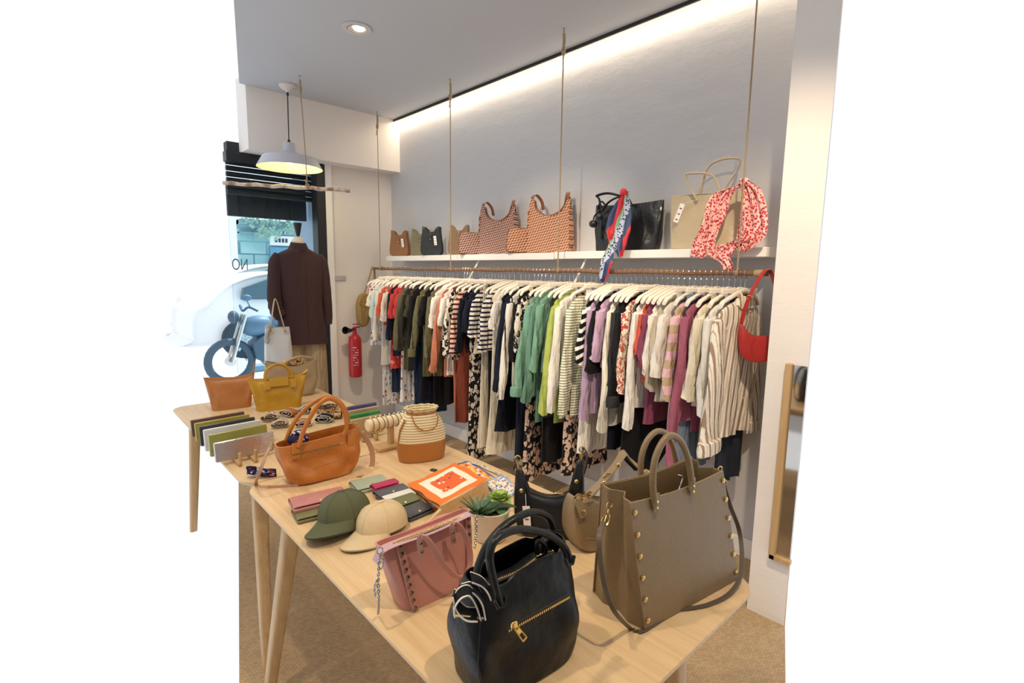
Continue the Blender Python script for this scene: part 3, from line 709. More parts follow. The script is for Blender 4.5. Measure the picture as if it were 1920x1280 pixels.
G(YG(1114), blk, 'top', 'black tee with a straight hem behind the lilac tee', 'shirt', L=LG(1108, 700), sl=.34, r0=.07, r1=.06)
G(YG(1127), lilac, 'top', 'lilac tee with short sleeves right of the zebra striped knit', 'shirt', L=LG(1122, 690), sl=.27, r0=.085, r1=.078)
G(YG(1124)-.015, dnavy, 'bottom', 'black trousers behind the long cream knit', 'trousers', L=LG(1118, 855), hw=.16)
G(YG(1139), rib_o, 'top', 'long cream ribbed knit with long sleeves right of the lilac tee', 'jumper', L=LG(1130, 800), sl=.66, out=.04, r0=.065, r1=.055, name='jumper')
G(YG(1152), char, 'top', 'dark grey green jacket left of the black blazer', 'jacket', L=LG(1150, 760), sl=.40, out=.02, name='jacket')
G(YG(1164), blk, 'top', 'black blazer with a rolled sleeve, right of the cream ribbed knit', 'jacket', L=LG(1160, 740), sl=.50, out=.05, r0=.075, r1=.06, name='jacket', cuff=char, collar=blk)
G(YG(1175)-.03, blk, 'skirt', 'black dress with a rounded hem hanging low in the right half of the rail', 'dress', L=LG(1160, 905), hw=.21, flare=.05, name='dress', hem='round', waist=.16, rip=.006)
G(YG(1182), fl_cr, 'top', 'cream blouse with small red flowers and gathered sleeve', 'blouse', L=LG(1176, 720), sl=.42, out=.03, r0=.065, r1=.065, name='blouse')
G(YG(1197), offw, 'top', 'off white long sleeved shirt left of the magenta tee', 'shirt', L=LG(1186, 770), sl=.60, out=.05, r0=.065, r1=.05)
G(YG(1203), salm, 'top', 'salmon red ribbed cardigan, only its shoulder showing over the hangers', 'cardigan', L=.45, sl=.2, name='cardigan', hw=.19)
G(YG(1213), magenta, 'top', 'magenta tee with wide short sleeves', 'shirt', L=LG(1205, 800), sl=.26, r0=.09, r1=.085)
G(YG(1228), offw, 'top', 'white tee right of the magenta tee', 'shirt', L=LG(1226, 740), sl=.30, r0=.085, r1=.078)
G(YG(1242), stone, 'top', 'beige loose tee between two white tees', 'shirt', L=LG(1238, 760), sl=.36, r0=.08, r1=.075)
G(YG(1256), offw, 'top', 'bright white tee left of the pink striped knit', 'shirt', L=LG(1256, 760), sl=.29, r0=.10, r1=.095, out=.08)
G(YG(1262)-.01, greyc, 'bottom', 'pale grey trousers below the white tees', 'trousers', L=LG(1255, 830), hw=.17)
G(YG(1275), st_pk, 'top', 'beige knit with broad pink stripes and a pink neckline', 'jumper', L=LG(1262, 770), sl=.40, r0=.075, r1=.07, out=.05, name='jumper')
G(YG(1288)-.02, denim, 'bottom', 'light blue grey denim trousers right of the pink striped knit', 'trousers', L=LG(1268, 905), hw=.18)
G(YG(1306), rose, 'top', 'rose pink cardigan with very long sleeves', 'cardigan', L=LG(1296, 800), sl=.74, out=.08, r0=.06, r1=.045, name='cardigan')
G(YG(1306)-.012, magenta, 'bottom', 'dark magenta trousers behind the cream tee', 'trousers', L=LG(1306, 830), hw=.15)
G(YG(1326), cream, 'top', 'cream tee with half sleeves left of the striped linen shirt', 'shirt', L=LG(1312, 770), sl=.38, r0=.075, r1=.065, out=.05)
G(YG(1338), beige, 'bottom', 'beige trousers hanging behind the striped linen shirt', 'trousers', L=LG(1318, 880), hw=.17)
G(YG(1350), offw, 'top', 'ivory long sleeved shirt just left of the striped linen shirt', 'shirt', L=LG(1345, 760), sl=.45, r0=.065, r1=.055, out=.03)
G(YG(1372, 600), ddenim, 'bottom', 'dark grey jeans hanging below the striped linen shirt at the right end', 'trousers', L=LG(1362, 945), hw=.13, xo=.03)
G(YG(1384), st_shirt, 'top', 'brown and cream striped linen shirt with collar, the nearest garment at the right end', 'shirt', L=LG(1384, 840), sl=.60, hw=.215, r0=.115, r1=.135, out=.09, collar=st_shirt, cuff=st_shirt2, sleeve_mat=st_shirt2, buttons=5, rip=.014, th=.03, fwd=.02)

# spread them so that no two hang in the same place
ALLG.sort(key=lambda g: g[0]); ys = [g[0] for g in ALLG]
for it in range(60):
    for i in range(len(ys)-1):
        d = .034-(ys[i+1]-ys[i])
        if d > 0: ys[i] -= d/2; ys[i+1] += d/2
    ys[0] = max(ys[0], 1.05); ys[-1] = min(ys[-1], 4.66)
for y, (y0, a, b) in zip(ys, ALLG): a.location.y = y; b.location.y = y
# ================= generic soft bag shell =================
def shell(L0, D0, L1, D1, H_, p=3.2, N=56, nz=14, bulge=.0, sag=None, open_top=True, wr=.004, seed=0, lean=0, inner=.25, topz=None, m=0):
    r_ = random.Random(seed); ph = [r_.uniform(0, 6.28) for _ in range(6)]; rings = []
    def ring(t, ins=0, dz=0):
        a = (L0+(L1-L0)*t)/2+bulge*sin(pi*t)-ins; b = (D0+(D1-D0)*t)/2+bulge*.7*sin(pi*t)-ins
        b = max(b, .003); out = []
        for k in range(N):
            th = 2*pi*k/N; c, s_ = cos(th), sin(th)
            x = a*math.copysign(abs(c)**(2/p), c); y = b*math.copysign(abs(s_)**(2/p), s_)
            w_ = wr*sin(pi*min(1, t*1.3))*(sin(3*th+ph[0]+4*t)+.6*sin(5*th+ph[1]-6*t)+.4*sin(8*th+ph[2]+9*t))
            x += w_*c*.5; y += w_*s_ + lean*t*H_
            z = H_*t+dz
            if sag: z += sag(x/(L1/2+.001), y, t)
            if topz and t > .7: z += topz(x, y)*(t-.7)/.3
            out.append(V(x, y, z))
        return out
    m_ = MB(); rings = [ring(0, .008, .001), ring(0, .001, .004)]
    rings += [ring(i/nz) for i in range(1, nz+1)]
    if open_top:
        rings += [ring(1, .0035, .001), ring(1-.02, .0045)]
        for t in (.9, .75, .55, inner): rings.append(ring(t, .007))
    return m_.loft(rings, m=m)
def on_front(L, D, p, x, side=-1):   # y of the superellipse front at x
    a, b = L/2, D/2; return side*b*(max(0, 1-abs(x/a)**p))**(1/p)
def clasp(m, c, s=1.0, d=(0, 0, -1)):
    # swivel snap hook: ring, barrel, hook loop
    c = V(*c); d = V(*d)
    m.ring(c, .008*s, .0016*s, (0, 1, 0)); m.tube([c+d*.008*s, c+d*.016*s], .003*s, 8)
    m.tube(cat([c+d*.016*s, c+d*.022*s+V(.007*s, 0, 0), c+d*.034*s+V(.006*s, 0, 0), c+d*.042*s, c+d*.034*s+V(-.006*s, 0, 0), c+d*.02*s+V(-.004*s, 0, 0)], 3), .0019*s, 6)
def tagcard(parent, c, w_=.03, h=.05, rz=0, tilt=0, marks=True, str_to=None):
    R = Matrix.Rotation(rz, 3, 'Z') @ Matrix.Rotation(tilt, 3, 'Y')
    o = build('price_tag', MB().box((0, 0, 0), (w_, .0012, h), M=R), TAGW, parent, smooth=False, loc=c); plabel(o, 'white paper price tag')
    if marks:
        m = MB()
        for k in range(3): m.box(R @ V(0, -.0013, h*.25-.3*h*k), (w_*.5, .0006, h*.06), M=R)
        build('print', m, plain('8a4a44', .7), o, smooth=False)
    if str_to: build('string', MB().tube([V(*str_to)-V(*c), R @ V(0, 0, h*.5)], .0007, 5), TAGW, o)
    return o
def zipper(parent, path, w_=.010, nrm=(0, -1, 0), name='zip', tape='2a2522', metal=None, tooth=.004):
    path = [V(*p) for p in path]; m = MB(); o = build(name, MB().strap(path, w_*1.5, .0016, V(0, 0, 1) if abs(nrm[2]) < .5 else V(0, 1, 0)), plain(tape, .7), parent)
    n_ = V(*nrm); L = sum((path[i+1]-path[i]).length for i in range(len(path)-1)); m = MB()
    for i in range(len(path)-1):
        a, b = path[i], path[i+1]; k = max(1, int((b-a).length/tooth))
        tn = (b-a).normalized(); q = Matrix((tn, n_.cross(tn).normalized(), n_)).transposed()
        for j in range(k): m.box(a+(b-a)*((j+.5)/k)+n_*.0014, (tooth*.62, w_*.55, .0016), M=q)
    build('zip_teeth', m, metal or GOLD, o, smooth=False)
    return o
# ================= shelf =================
SZ1, SZ2 = 1.675+.001, 1.679+.001
def small_bag(px, label, col, side, x=2.62, s=1.0, gold=False, rz=0, tagp=True):
    y = PX(px, 470, x).y
    t = thing('shoulder_bag', label, 'handbag', (x, y, SZ1), radians(-52)+rz+.25)
    LT = leather(col, 300, .3, .5, .2)
    # curved front/back panels: wide rounded base, narrow top; local x = width along the shelf
    prof = [(-.085, .012), (-.095, .05), (-.088, .12), (-.078, .20), (-.075, .245), (-.050, .235), (-.030, .205), (0, .195), (.030, .205), (.050, .235), (.075, .245), (.078, .20), (.088, .12), (.095, .05), (.085, .012), (.05, 0), (-.05, 0)]
    P_ = [(v.x*s, v.z*s) for v in cat([(a, 0, b) for a, b in prof], 3, True)]
    m = MB(); m.loft([[V(a*.97, -.034, .004+b*.98) for a, b in P_], [V(a, -.030, b) for a, b in P_], [V(a, -.02, b) for a, b in P_]])
    build('front_panel', m, LT, t)
    m = MB(); m.loft([[V(a, .02, b) for a, b in P_], [V(a, .030, b) for a, b in P_], [V(a*.97, .034, .004+b*.98) for a, b in P_]])
    build('back_panel', m, LT, t)
    g_ = [(a, b) for a, b in [(-.075, .22), (-.086, .12), (-.092, .05), (-.08, .014), (-.04, .003), (.04, .003), (.08, .014), (.092, .05), (.086, .12), (.075, .22)]]
    build('gusset', MB().strap([(a*s*.97, 0, b*s) for a, b in g_], .05, .004, (0, 1, 0)), LT, t)
    c = build('closure_strap', MB().strap(cat([(0, -.01, .20*s), (0, -.030, .195*s), (0, -.039, .17*s), (0, -.038, .125*s)], 4), .018, .004, (1, 0, 0)), LT, t)
    build('stud', MB().stud((0, -.041, .135*s), (0, -1, 0), .005, .004), GOLD, c)
    m = MB()
    for sx in (-1, 1): m.ring((sx*.063*s, -.036, .232*s), .006, .0015, (0, 1, 0))
    build('ring', m, GOLD, t)
    if tagp: tagcard(t, (.045, -.046, .125*s), .024, .08, 0, -.12)
    return t
small_bag(750, 'small caramel brown shoulder bag, first on the shelf from the left', '96663a', 1, rz=-.25)
small_bag(790, 'small olive bag mostly hidden behind the small black bag', '7c7458', 1, x=2.66, s=1.0, tagp=False, rz=-.2)
small_bag(810, 'small black shoulder bag with white tag behind the second rope', '23262c', 1, x=2.60, s=1.02, rz=-.25)
small_bag(862, 'small taupe shoulder bag with white tag left of the woven bags', '8d7457', 1, rz=-.2)
def woven_mat(a, b, sc=62):
    t = NT('woven_leather'); v_ = t.mp((1, 1, 1), (0, radians(38), 0)); x = t.sep('X', v_); z = t.sep('Z', v_)
    sx = t.math('SINE', t.math('MULTIPLY', x, sc*2.6)); sz = t.math('SINE', t.math('MULTIPLY', z, sc*5)); h = t.math('MULTIPLY', sx, sz)
    t.color(t.mix(t.step(h, -.35, .35), b, a)); t.bump(h, .9, .004); return t.pr(.55)
def woven_bag(px, label, wm, trim, rz, z0, pouchpx, pouch_label, pr):
    y = PX(px, 470, 2.62).y
    t = thing('woven_tote', label, 'handbag', (2.64, y, z0), radians(-78))
    prof = [(-.165, .0), (-.172, .12), (-.165, .24), (-.160, .345), (-.150, .368), (-.128, .36), (-.11, .30), (-.06, .262), (0, .25), (.06, .262), (.11, .30), (.128, .36), (.150, .368), (.160, .345), (.165, .24), (.172, .12), (.165, 0), (.08, -.004), (-.08, -.004)]
    P_ = [(v.x, max(0, v.z)) for v in cat([(a, 0, b) for a, b in prof], 4, True)]
    th = lambda b: .035*(1-b/.42)+.004
    m = MB(); 
    for sgn in (-1, 1): m.loft([[V(a, sgn*(th(b)+.006*sin(9*a+8*b)), b) for a, b in P_], [V(a, sgn*(th(b)-.004), b) for a, b in P_]])
    build('body', m, wm, t)
    build('gusset', MB().strap([(-.163, 0, .30), (-.17, 0, .12), (-.163, 0, .004), (0, 0, .002), (.163, 0, .004), (.17, 0, .12), (.163, 0, .30)], .066, .003, (0, 1, 0)), wm, t)
    m = MB(); e = cat([(-.128, 0, .36), (-.11, 0, .30), (-.06, 0, .262), (0, 0, .25), (.06, 0, .262), (.11, 0, .30), (.128, 0, .36)], 5)
    m.tube([V(p.x, -th(p.z)-.001, p.z) for p in e], .005, 8).tube([V(p.x, th(p.z)+.001, p.z) for p in e], .005, 8); build('rim_binding', m, trim, t)
    for sx in (-1, 1):
        build('handle', MB().strap(cat([(sx*.14, -.010, .352), (sx*.142, -.004, .385), (sx*.128, .02, .40), (sx*.10, .045, .36), (sx*.085, .05, .30)], 5), .026, .005, (1, 0, 0)), trim, t)
    # pouch hanging off its side
    pp = thing('woven_pouch', pouch_label, 'pouch', (2.60, PX(pouchpx, 470, 2.60).y, z0+.004), radians(-50))
    q = [(-.10, .0), (-.115, .07), (-.10, .16), (-.02, .17), (.09, .15), (.10, .05), (.085, 0)]
    Q = [(v.x, max(0, v.z)) for v in cat([(a, 0, b) for a, b in q], 4, True)]
    build('body', MB().loft([[V(a*.92, -.026+.1*b, .004+b*.95) for a, b in Q], [V(a, -.018+.1*b, b) for a, b in Q], [V(a, .012+.1*b, b) for a, b in Q], [V(a*.92, .018+.1*b, .004+b*.95) for a, b in Q]]), wm, pp)
    build('piping', MB().tube([V(a, -.02+.1*b, b) for a, b in Q], .0035, 6, closed=True), trim, pp)
    build('strap', MB().strap(cat([(.08, 0, .13), (.11, .01, .19), (.13, .02, .25)], 5), .010, .003, (0, 1, 0)), trim, pp)
    return t
TRIM = leather('8c5634', 300, .25, .45, .15)
b1 = woven_bag(930, 'mauve brown woven shoulder tote, the left of the two woven bags', woven_mat('cda596', '6f4a3e'), TRIM, -.30, SZ1, 887, 'small mauve woven pouch leaning on the left woven tote', -.8)
b2 = woven_bag(1026, 'peach woven shoulder tote, the right of the two woven bags', woven_mat('e6b592', '94583e'), TRIM, -.25, SZ2, 980, 'small peach woven pouch at the foot of the right woven tote', -.5)
build('charm', MB().box((.19, -.01, .28), (.012, .006, .06)).box((.19, -.01, .235), (.008, .006, .04)), plain('56606e', .5), b2)
# big totes on the shelf
def tote(name, label, px, z0, L, Hh, LT, rz, hpts, tagpos=None, top_w=None, D=.10):
    y = PX(px, 464, 2.625).y
    t = thing(name, label, 'handbag', (2.652, y, z0), radians(-84))
    build('body', shell(L*.93, D, top_w or L*1.02, .035, Hh, 4.5, bulge=.006, wr=.006, seed=int(px), sag=lambda u, yy, tt: -.012*tt*(1-u*u)), LT, t)
    for k, hp in enumerate(hpts): build('handle', MB().tube(cat(hp, 6), .0095, 8, flat=.6, up=(0, 1, 0)), LT, t)
    if tagpos: tagcard(t, tagpos[0], .028, .10, 0, tagpos[1], str_to=tagpos[2])
    return t
bt = tote('tote_bag', 'glossy black leather tote on the shelf with a patterned scarf tied on', 1170, SZ2, .44, .285, leather('1b1c20', 260, .2, .32, .8), -.10,
     [[(-.16, -.05, .26), (-.17, -.06, .315), (-.19, -.055, .335), (-.12, -.05, .345), (-.04, -.045, .325), (.02, -.04, .30), (.05, -.045, .26)], [(-.15, .0, .27), (-.18, -.01, .305), (-.20, -.02, .275), (-.19, -.045, .23)], [(-.15, -.052, .24), (-.10, -.06, .29), (-.03, -.055, .315), (.03, -.05, .29)]])
m = MB(); m.sphere((-.19, -.085, .165), .028, sc=(1, .8, .9), n=14).sphere((-.15, -.075, .205), .02, n=12).tube(cat([(-.16, -.06, .25), (-.19, -.075, .21), (-.19, -.085, .17)], 4), .005)
build('bag_charm', m, leather('1b1c20', 260, .2, .25, .3), bt); build('tassel', MB().box((-.145, -.075, .13), (.022, .01, .12), bev=.003), leather('1b1c20', 260, .2, .25, .3), bt)
tagcard(bt, (-.07, -.075, .17), .02, .06, 0, .3, False)
build('label_loop', MB().box((.217, -.012, .235), (.008, .012, .018)), TAGW, bt, smooth=False)
be = tote('tote_bag', 'cream leather tote on the shelf with long standing handles, behind red scarf', 1318, SZ2, .40, .295, leather('c9b898', 320, .3, .45, .9), -.10,
     [[(-.04, -.045, .25), (-.08, -.05, .32), (-.11, -.05, .375), (-.10, -.05, .395), (.0, -.045, .385), (.04, -.04, .36), (.07, -.04, .30), (.075, -.045, .25)], [(-.045, .0, .27), (-.03, -.01, .36), (.0, -.015, .43), (.07, -.01, .455), (.145, -.005, .445), (.14, 0, .40), (.09, 0, .32), (.08, 0, .26)]],
     tagpos=((-.125, -.075, .19), .35, (-.04, -.055, .255)))
build('top_zip', MB().strap([(-.19, -.0, .292), (.17, 0, .283)], .03, .003, (0, 1, 0)), leather('c9b898', 320, .3, .45, .9), be)
# scarves: hanging folded sheets as lofted strips
def cloth_strip(spine, widths, fold=.012, nf=3, th=.0016, wdir=(0, 1, 0), seed=0, nw=28, depthdir=(1, 0, 0)):
    r_ = random.Random(seed); ph = r_.uniform(0, 6); P_ = cat(spine, 6); N = len(P_); m = MB(); A = []; B = []
    W_ = V(*wdir); D_ = V(*depthdir)
    for i, p in enumerate(P_):
        t = i/(N-1)*(len(widths)-1); k = min(int(t), len(widths)-2); w_ = widths[k]+(widths[k+1]-widths[k])*(t-k)
        ra, rb = [], []
        for j in range(nw+1):
            u = j/nw-.5; f = fold*(sin(nf*2*pi*u+ph+t*.8)+.4*sin(nf*4.6*pi*u+ph*2))
            q = p+W_*u*w_+D_*f+V(0, 0, .006*sin(11*u+t)); ra.append(q-D_*th); rb.append(q+D_*th)
        A.append(ra+rb[::-1])
    return m.loft(A)
hs = NT('heart_print_silk'); h1 = hs.vor(85, hs.mp((1, 1, 1), (0, 0, 0))); hs.color(hs.mix(hs.step(h1, .43, .48), 'c02f3e', 'f6c8bf')); hs.bump(hs.noise(1, 3, hs.mp((30, 30, 8))), .6, .012); HS = hs.pr(.6)
q = lambda px, py, x: PX(px, py, x)
t = thing('silk_scarf', 'pink scarf with small red print draped over the cream tote and rope', 'scarf', q(1395, 340, 2.50))
o0 = q(1395, 340, 2.50)
def rel(o_, pts): return [(V(*p)-o_) for p in pts]
# left fall, right fall, lower ruffle
build('left_fall', cloth_strip(rel(o0, [q(1398, 342, 2.52), q(1355, 365, 2.515), q(1340, 410, 2.51), q(1322, 450, 2.508), q(1314, 482, 2.507)]), [.03, .11, .12, .10, .12, .115], .010, 3, seed=2), HS, t)
build('right_fall', cloth_strip(rel(o0, [q(1396, 340, 2.50), q(1408, 362, 2.497), q(1412, 405, 2.495), q(1410, 440, 2.493), q(1395, 470, 2.49)]), [.03, .085, .12, .14, .13, .05], .012, 3, seed=5), HS, t)
build('lower_ruffle', cloth_strip(rel(o0, [q(1398, 448, 2.488), q(1365, 462, 2.485), q(1350, 480, 2.482), q(1362, 492, 2.48), q(1366, 507, 2.478)]), [.10, .11, .13, .10, .06, .04], .010, 2, seed=9), HS, t)
build('top_knot', MB().sphere((0, 0, .002), .02, sc=(1, 1.2, .8)), HS, t)
ms = NT('patterned_silk'); mv = ms.mp((1, 1, 1)); yy = ms.sep('Y'); nz_ = ms.math('ADD', yy, ms.math('MULTIPLY', ms.noise(9), .05))
dots = ms.math('SUBTRACT', 1, ms.step(ms.vor(70), .36, .42)); bd = ms.mix(dots, 'b9c6dd', '1c2233')
ff = ms.math('FRACT', ms.math('MULTIPLY', ms.math('ADD', nz_, ms.math('MULTIPLY', ms.sep('Z'), .35)), 7.0))
c_ = ms.mix(ms.step(ff, .30, .32), 'c8323c', '34456f'); c_ = ms.mix(ms.step(ff, .55, .57), c_, bd); c_ = ms.mix(ms.step(ff, .90, .92), c_, '7fae86')
ms.color(c_); MS = ms.pr(.5)
o1 = q(1168, 360, 2.50)
t = thing('silk_scarf', 'blue, red and green spotted scarf tied to the black tote, hanging past rail', 'scarf', o1)
build('upper_fold', cloth_strip(rel(o1, [q(1172, 360, 2.50), q(1166, 385, 2.50), q(1160, 420, 2.50), q(1158, 450, 2.497), q(1164, 480, 2.495)]), [.03, .09, .15, .165, .12, .03], .010, 2.5, seed=3), MS, t)
build('lower_tail', cloth_strip(rel(o1, [q(1150, 440, 2.497), q(1144, 465, 2.49), q(1138, 490, 2.44), q(1133, 515, 2.435), q(1130, 528, 2.435)]), [.03, .05, .08, .06, .02], .006, 2, seed=4), MS, t)
build('knot', MB().sphere((.004, 0, .0), .02, sc=(1, 1, 1.2)), MS, t)
# ================= things hanging at the rail ends =================
rr = PX(1420, 508, 2.44); rl = leather('b52c26', 320, .25, .4, .3)
t = thing('shoulder_bag', 'red crescent shoulder bag hanging from the right end of the rail', 'handbag', (XR-.04, .948, ZR))
bz = ZR-.30
prof = [(-.088, -.235), (-.090, -.30), (-.075, -.375), (-.03, -.405), (.03, -.40), (.075, -.37), (.09, -.30), (.088, -.235), (.06, -.265), (.03, -.285), (-.03, -.285), (-.06, -.262)]
P_ = [(v.x, v.z) for v in cat([(a, 0, b) for a, b in prof], 4, True)]
M_ = Matrix.Rotation(radians(-66), 3, 'Z')
build('body', MB().loft([[M_ @ V(a*.86, s_*.034, -.32+(b+.32)*.86) for a, b in P_] if abs(s_) == 1 else [M_ @ V(a, s_*.034, b) for a, b in P_] for s_ in (-1, -.8, -.3, .3, .8, 1)]), rl, t)
path = cat([M_ @ V(-.085, 0, -.24), M_ @ V(-.06, 0, -.12), V(-.012, .012, -.01), V(.026, -.006, .0165), V(.045, -.02, -.02), M_ @ V(.07, .0, -.12), M_ @ V(.085, 0, -.24)], 6)
build('strap', MB().strap(path, .022, .004, (.35, 1, 0)), rl, t)
for sx in (-1, 1): 
    cc_ = M_ @ V(sx*.086, 0, -.238); build('strap_ring', MB().ring(cc_, .010, .002, (0, 1, 0)), GOLD, t)
build('buckle', MB().ring(M_ @ V(-.056, -.004, -.11), .014, .0022, (1, 0, .4), sc=.6), GOLD, t)
build('seam', MB().tube([M_ @ V(-.02, -.036, -.29), M_ @ V(-.035, -.038, -.33), M_ @ V(-.02, -.034, -.39)], .0012, 5), rl, t)
kb = fabric('a58654', weave=700)
t = thing('crossbody_bag', 'khaki fabric bag with a wide strap hanging at the far left rail end', 'handbag', (XR, 4.735, ZR)); t.scale = (.72, 1, 1)
prof = [(-.20, -.26), (-.25, -.34), (-.25, -.44), (-.22, -.56), (-.14, -.57), (-.08, -.48), (-.07, -.32), (-.12, -.25)]
P_ = [(v.x, v.z) for v in cat([(a, 0, b) for a, b in prof], 4, True)]
build('body', MB().loft([[V(-.16+(a+.16)*f, yy, -.42+(b+.42)*f) for a, b in P_] for yy, f in ((-.05, .8), (-.035, .97), (0, 1.02), (.03, .97), (.04, .8))]), kb, t)
build('flap', MB().loft([[V(a*1.01, yy, b) for a, b in ((-.205, -.26), (-.255, -.34), (-.16, -.385), (-.07, -.33), (-.11, -.245))] for yy in (-.058, -.048)]), kb, t)
build('strap', MB().strap(cat([(-.16, -.02, -.27), (-.09, -.02, -.13), (-.025, -.005, -.01), (0, 0, .0165), (.025, .005, -.02), (.03, .005, -.20)], 5), .035, .004, (0, 1, 0)), kb, t)
# ================= fire extinguisher =================
ex = PY(667, 650, YB-.10)
t = thing('fire_extinguisher', 'red fire extinguisher with a black horn fixed to the back wall', 'fire extinguisher', (ex.x, YB-.085, .475))
RED = plain('b8242c', .28, name='extinguisher_red', var=.02)
build('cylinder', MB().lathe([(.045, .0), (.060, .006), (.063, .03), (.063, .36), (.058, .39), (.042, .415), (.024, .43), (.022, .45)], n=36, cap0=True, cap1=True), RED, t)
m = MB()
for k in range(8):
    for j in range(3):
        if (k*3+j) % 4 != 3:
            a = radians(-128+17*j); m.box((.0635*cos(a), .0635*sin(a), .13+.025*k), (.014, .001, .010 if k % 2 else .006), rz=a+pi/2)
build('instruction_label', m, plain('f0d8d4', .6), t, smooth=False)
build('valve', MB().lathe([(.018, .44), (.02, .45), (.02, .49), (.012, .50)], cap0=True, cap1=True).box((.02, 0, .50), (.07, .018, .014), bev=.003).box((.02, 0, .53), (.08, .018, .010), bev=.003), RED, t)
build('hose', MB().tube(cat([(-.0, -.01, .475), (-.03, -.03, .49), (-.055, -.04, .475)], 5), .008), BLACK, t)
q_ = V(-.85, -.5, .12).normalized().to_track_quat('Z', 'Y').to_matrix()
build('horn', MB().lathe([(.012, 0), (.018, .02), (.034, .10), (.037, .105), (.033, .104), (.014, .02)], (-.05, -.04, .475), 24, 0, q_, True), BLACK, t)
build('wall_bracket', MB().box((0, .074, .25), (.05, .022, .3), bev=.003), BLACK, t)
# ================= mannequin =================
mc = PY(560, 470, 4.25)
t = thing('mannequin', 'dress form in a dark brown blazer and beige trousers before the shop window', 'mannequin', (mc.x+.0, 4.25, 0), radians(4))
CRM = plain('e9dcc4', .7, name='linen', bump=.2)
MQ = t
build('neck_cap', MB().lathe([(.012, 1.80), (.018, 1.81), (.040, 1.90), (.040, 1.906), (.001, 1.906)], n=24, cap0=True), BLACK, t)
build('neck', MB().lathe([(.06, 1.66), (.058, 1.70), (.054, 1.735), (.056, 1.775), (.048, 1.79), (.001, 1.80)], n=28), CRM, t)
BZ = fabric('443030', weave=1100, fold=.35, var=.04); TR = fabric('b79f7c', weave=900, fold=.7)
rings = []
for i, (z, a, b) in enumerate(((1.735, .062, .06), (1.715, .075, .068), (1.695, .115, .078), (1.675, .17, .085), (1.655, .215, .09), (1.62, .235, .10), (1.55, .232, .12), (1.40, .22, .125), (1.25, .215, .12), (1.10, .232, .13), (.98, .252, .14), (.935, .262, .145))):
    r = []
    for k in range(56):
        th = 2*pi*k/56; c, s_ = cos(th), sin(th); f = 1+.012*sin(6*th+z*5)*(1.6-z)+.010*sin(9*th)*(1.7-z)
        dz = (.012*c*1 if i > 9 else 0)
        r.append(V(a*f*math.copysign(abs(c)**.8, c), b*f*math.copysign(abs(s_)**.85, s_), z-dz-(.03*abs(c)**3*0)))
    rings.append(r)
bz = build('blazer', MB().loft(rings), BZ, t); plabel(bz, 'dark brown blazer seen from the back')
build('collar', MB().loft([[V(a*cos(k*pi/16), b*sin(k*pi/16), z+.006*sin(k*pi/16)) for k in range(32)] for a, b, z in ((.070, .066, 1.70), (.064, .062, 1.745), (.070, .068, 1.752), (.095, .085, 1.705), (.105, .088, 1.69))], cap0=False, cap1=False), BZ, bz)
for sx in (-1, 1):
    if sx < 0: pts = [(-.20, 0, 1.645), (-.235, 0, 1.58), (-.255, -.01, 1.45), (-.270, -.02, 1.32), (-.262, -.04, 1.22), (-.225, -.07, 1.165)]; rr_ = [.045, .065, .066, .066, .068, .05]
    else: pts = [(.20, 0, 1.645), (.235, 0, 1.58), (.255, .0, 1.45), (.272, -.0, 1.30), (.282, -.0, 1.16), (.275, -.01, 1.08)]; rr_ = [.045, .065, .064, .058, .052, .046]
    pp = cat(pts, 6); R2 = []
    for i in range(len(pp)):
        u = i/6; k = min(int(u), 4); rv = rr_[k]+(rr_[k+1]-rr_[k])*(u-k); R2.append(rv*(1+(.07*sin(i*2.1) if (sx < 0 and i > 17) else .012*sin(i*1.3))))
    build('sleeve', MB().tube(pp, R2, 18, flat=.9), BZ, bz)
build('back_seam', MB().tube([(0, -.081, 1.70), (0, -.126, 1.5), (0, -.124, 1.25), (0, -.143, .95)], .0018, 5), BZ, bz)
for sx in (-1, 1):
    rings = []
    for i in range(15):
        z = 1.05-i*.072; a = .125+.006*i*.5; r = []
        for k in range(32):
            th = 2*pi*k/32; f = 1+.04*sin(5*th+z*4)+.03*sin(9*th)
            r.append(V(sx*.112+a*.95*f*cos(th), .105*f*sin(th), z))
        rings.append(r)
    build('trouser_leg', MB().loft(rings), TR, t)
build('stand_foot', MB().lathe([(.17, 0), (.17, .012), (.02, .03), (.018, .10)], cap0=True, cap1=True), plain('3a2f28', .5), t)
bp = PY(525, 690, 4.1)
t = thing('tote_bag', 'pale blue grey tote with cream straps hanging from the mannequin arm', 'handbag', (bp.x-.005, 4.10, bp.z-.02), radians(-12))
lb = leather('d6d5d0', 320, .2, .45, .3)
build('body', shell(.20, .10, .17, .05, .34, 4, bulge=.004, wr=.004, seed=5, lean=0), lb, t)
for yy in (-.03, .02): build('handle', MB().strap(cat([(-.05, yy, .31), (-.035, yy, .42), (-.005, yy*.5, .56), (.03, yy, .42), (.055, yy, .30)], 6), .018, .004, (0, 1, .2)), leather('c2a782', 320, .2, .45, .2), t)
m = MB()
for x in (-.05, .055): m.ring((x, -.034, .31), .016, .0025, (0, 1, 0))
build('ring', m, GOLD, t)
build('tied_scarf', MB().sphere((-.06, -.01, .345), .03, sc=(1, .8, .8)).tube(cat([(-.06, -.03, .34), (-.085, -.045, .28), (-.08, -.05, .22)], 4), [.012]*5+[.016]*3+[.006]), fabric('b9b3a8'), t)
MQ.scale = (.80, .85, 1)
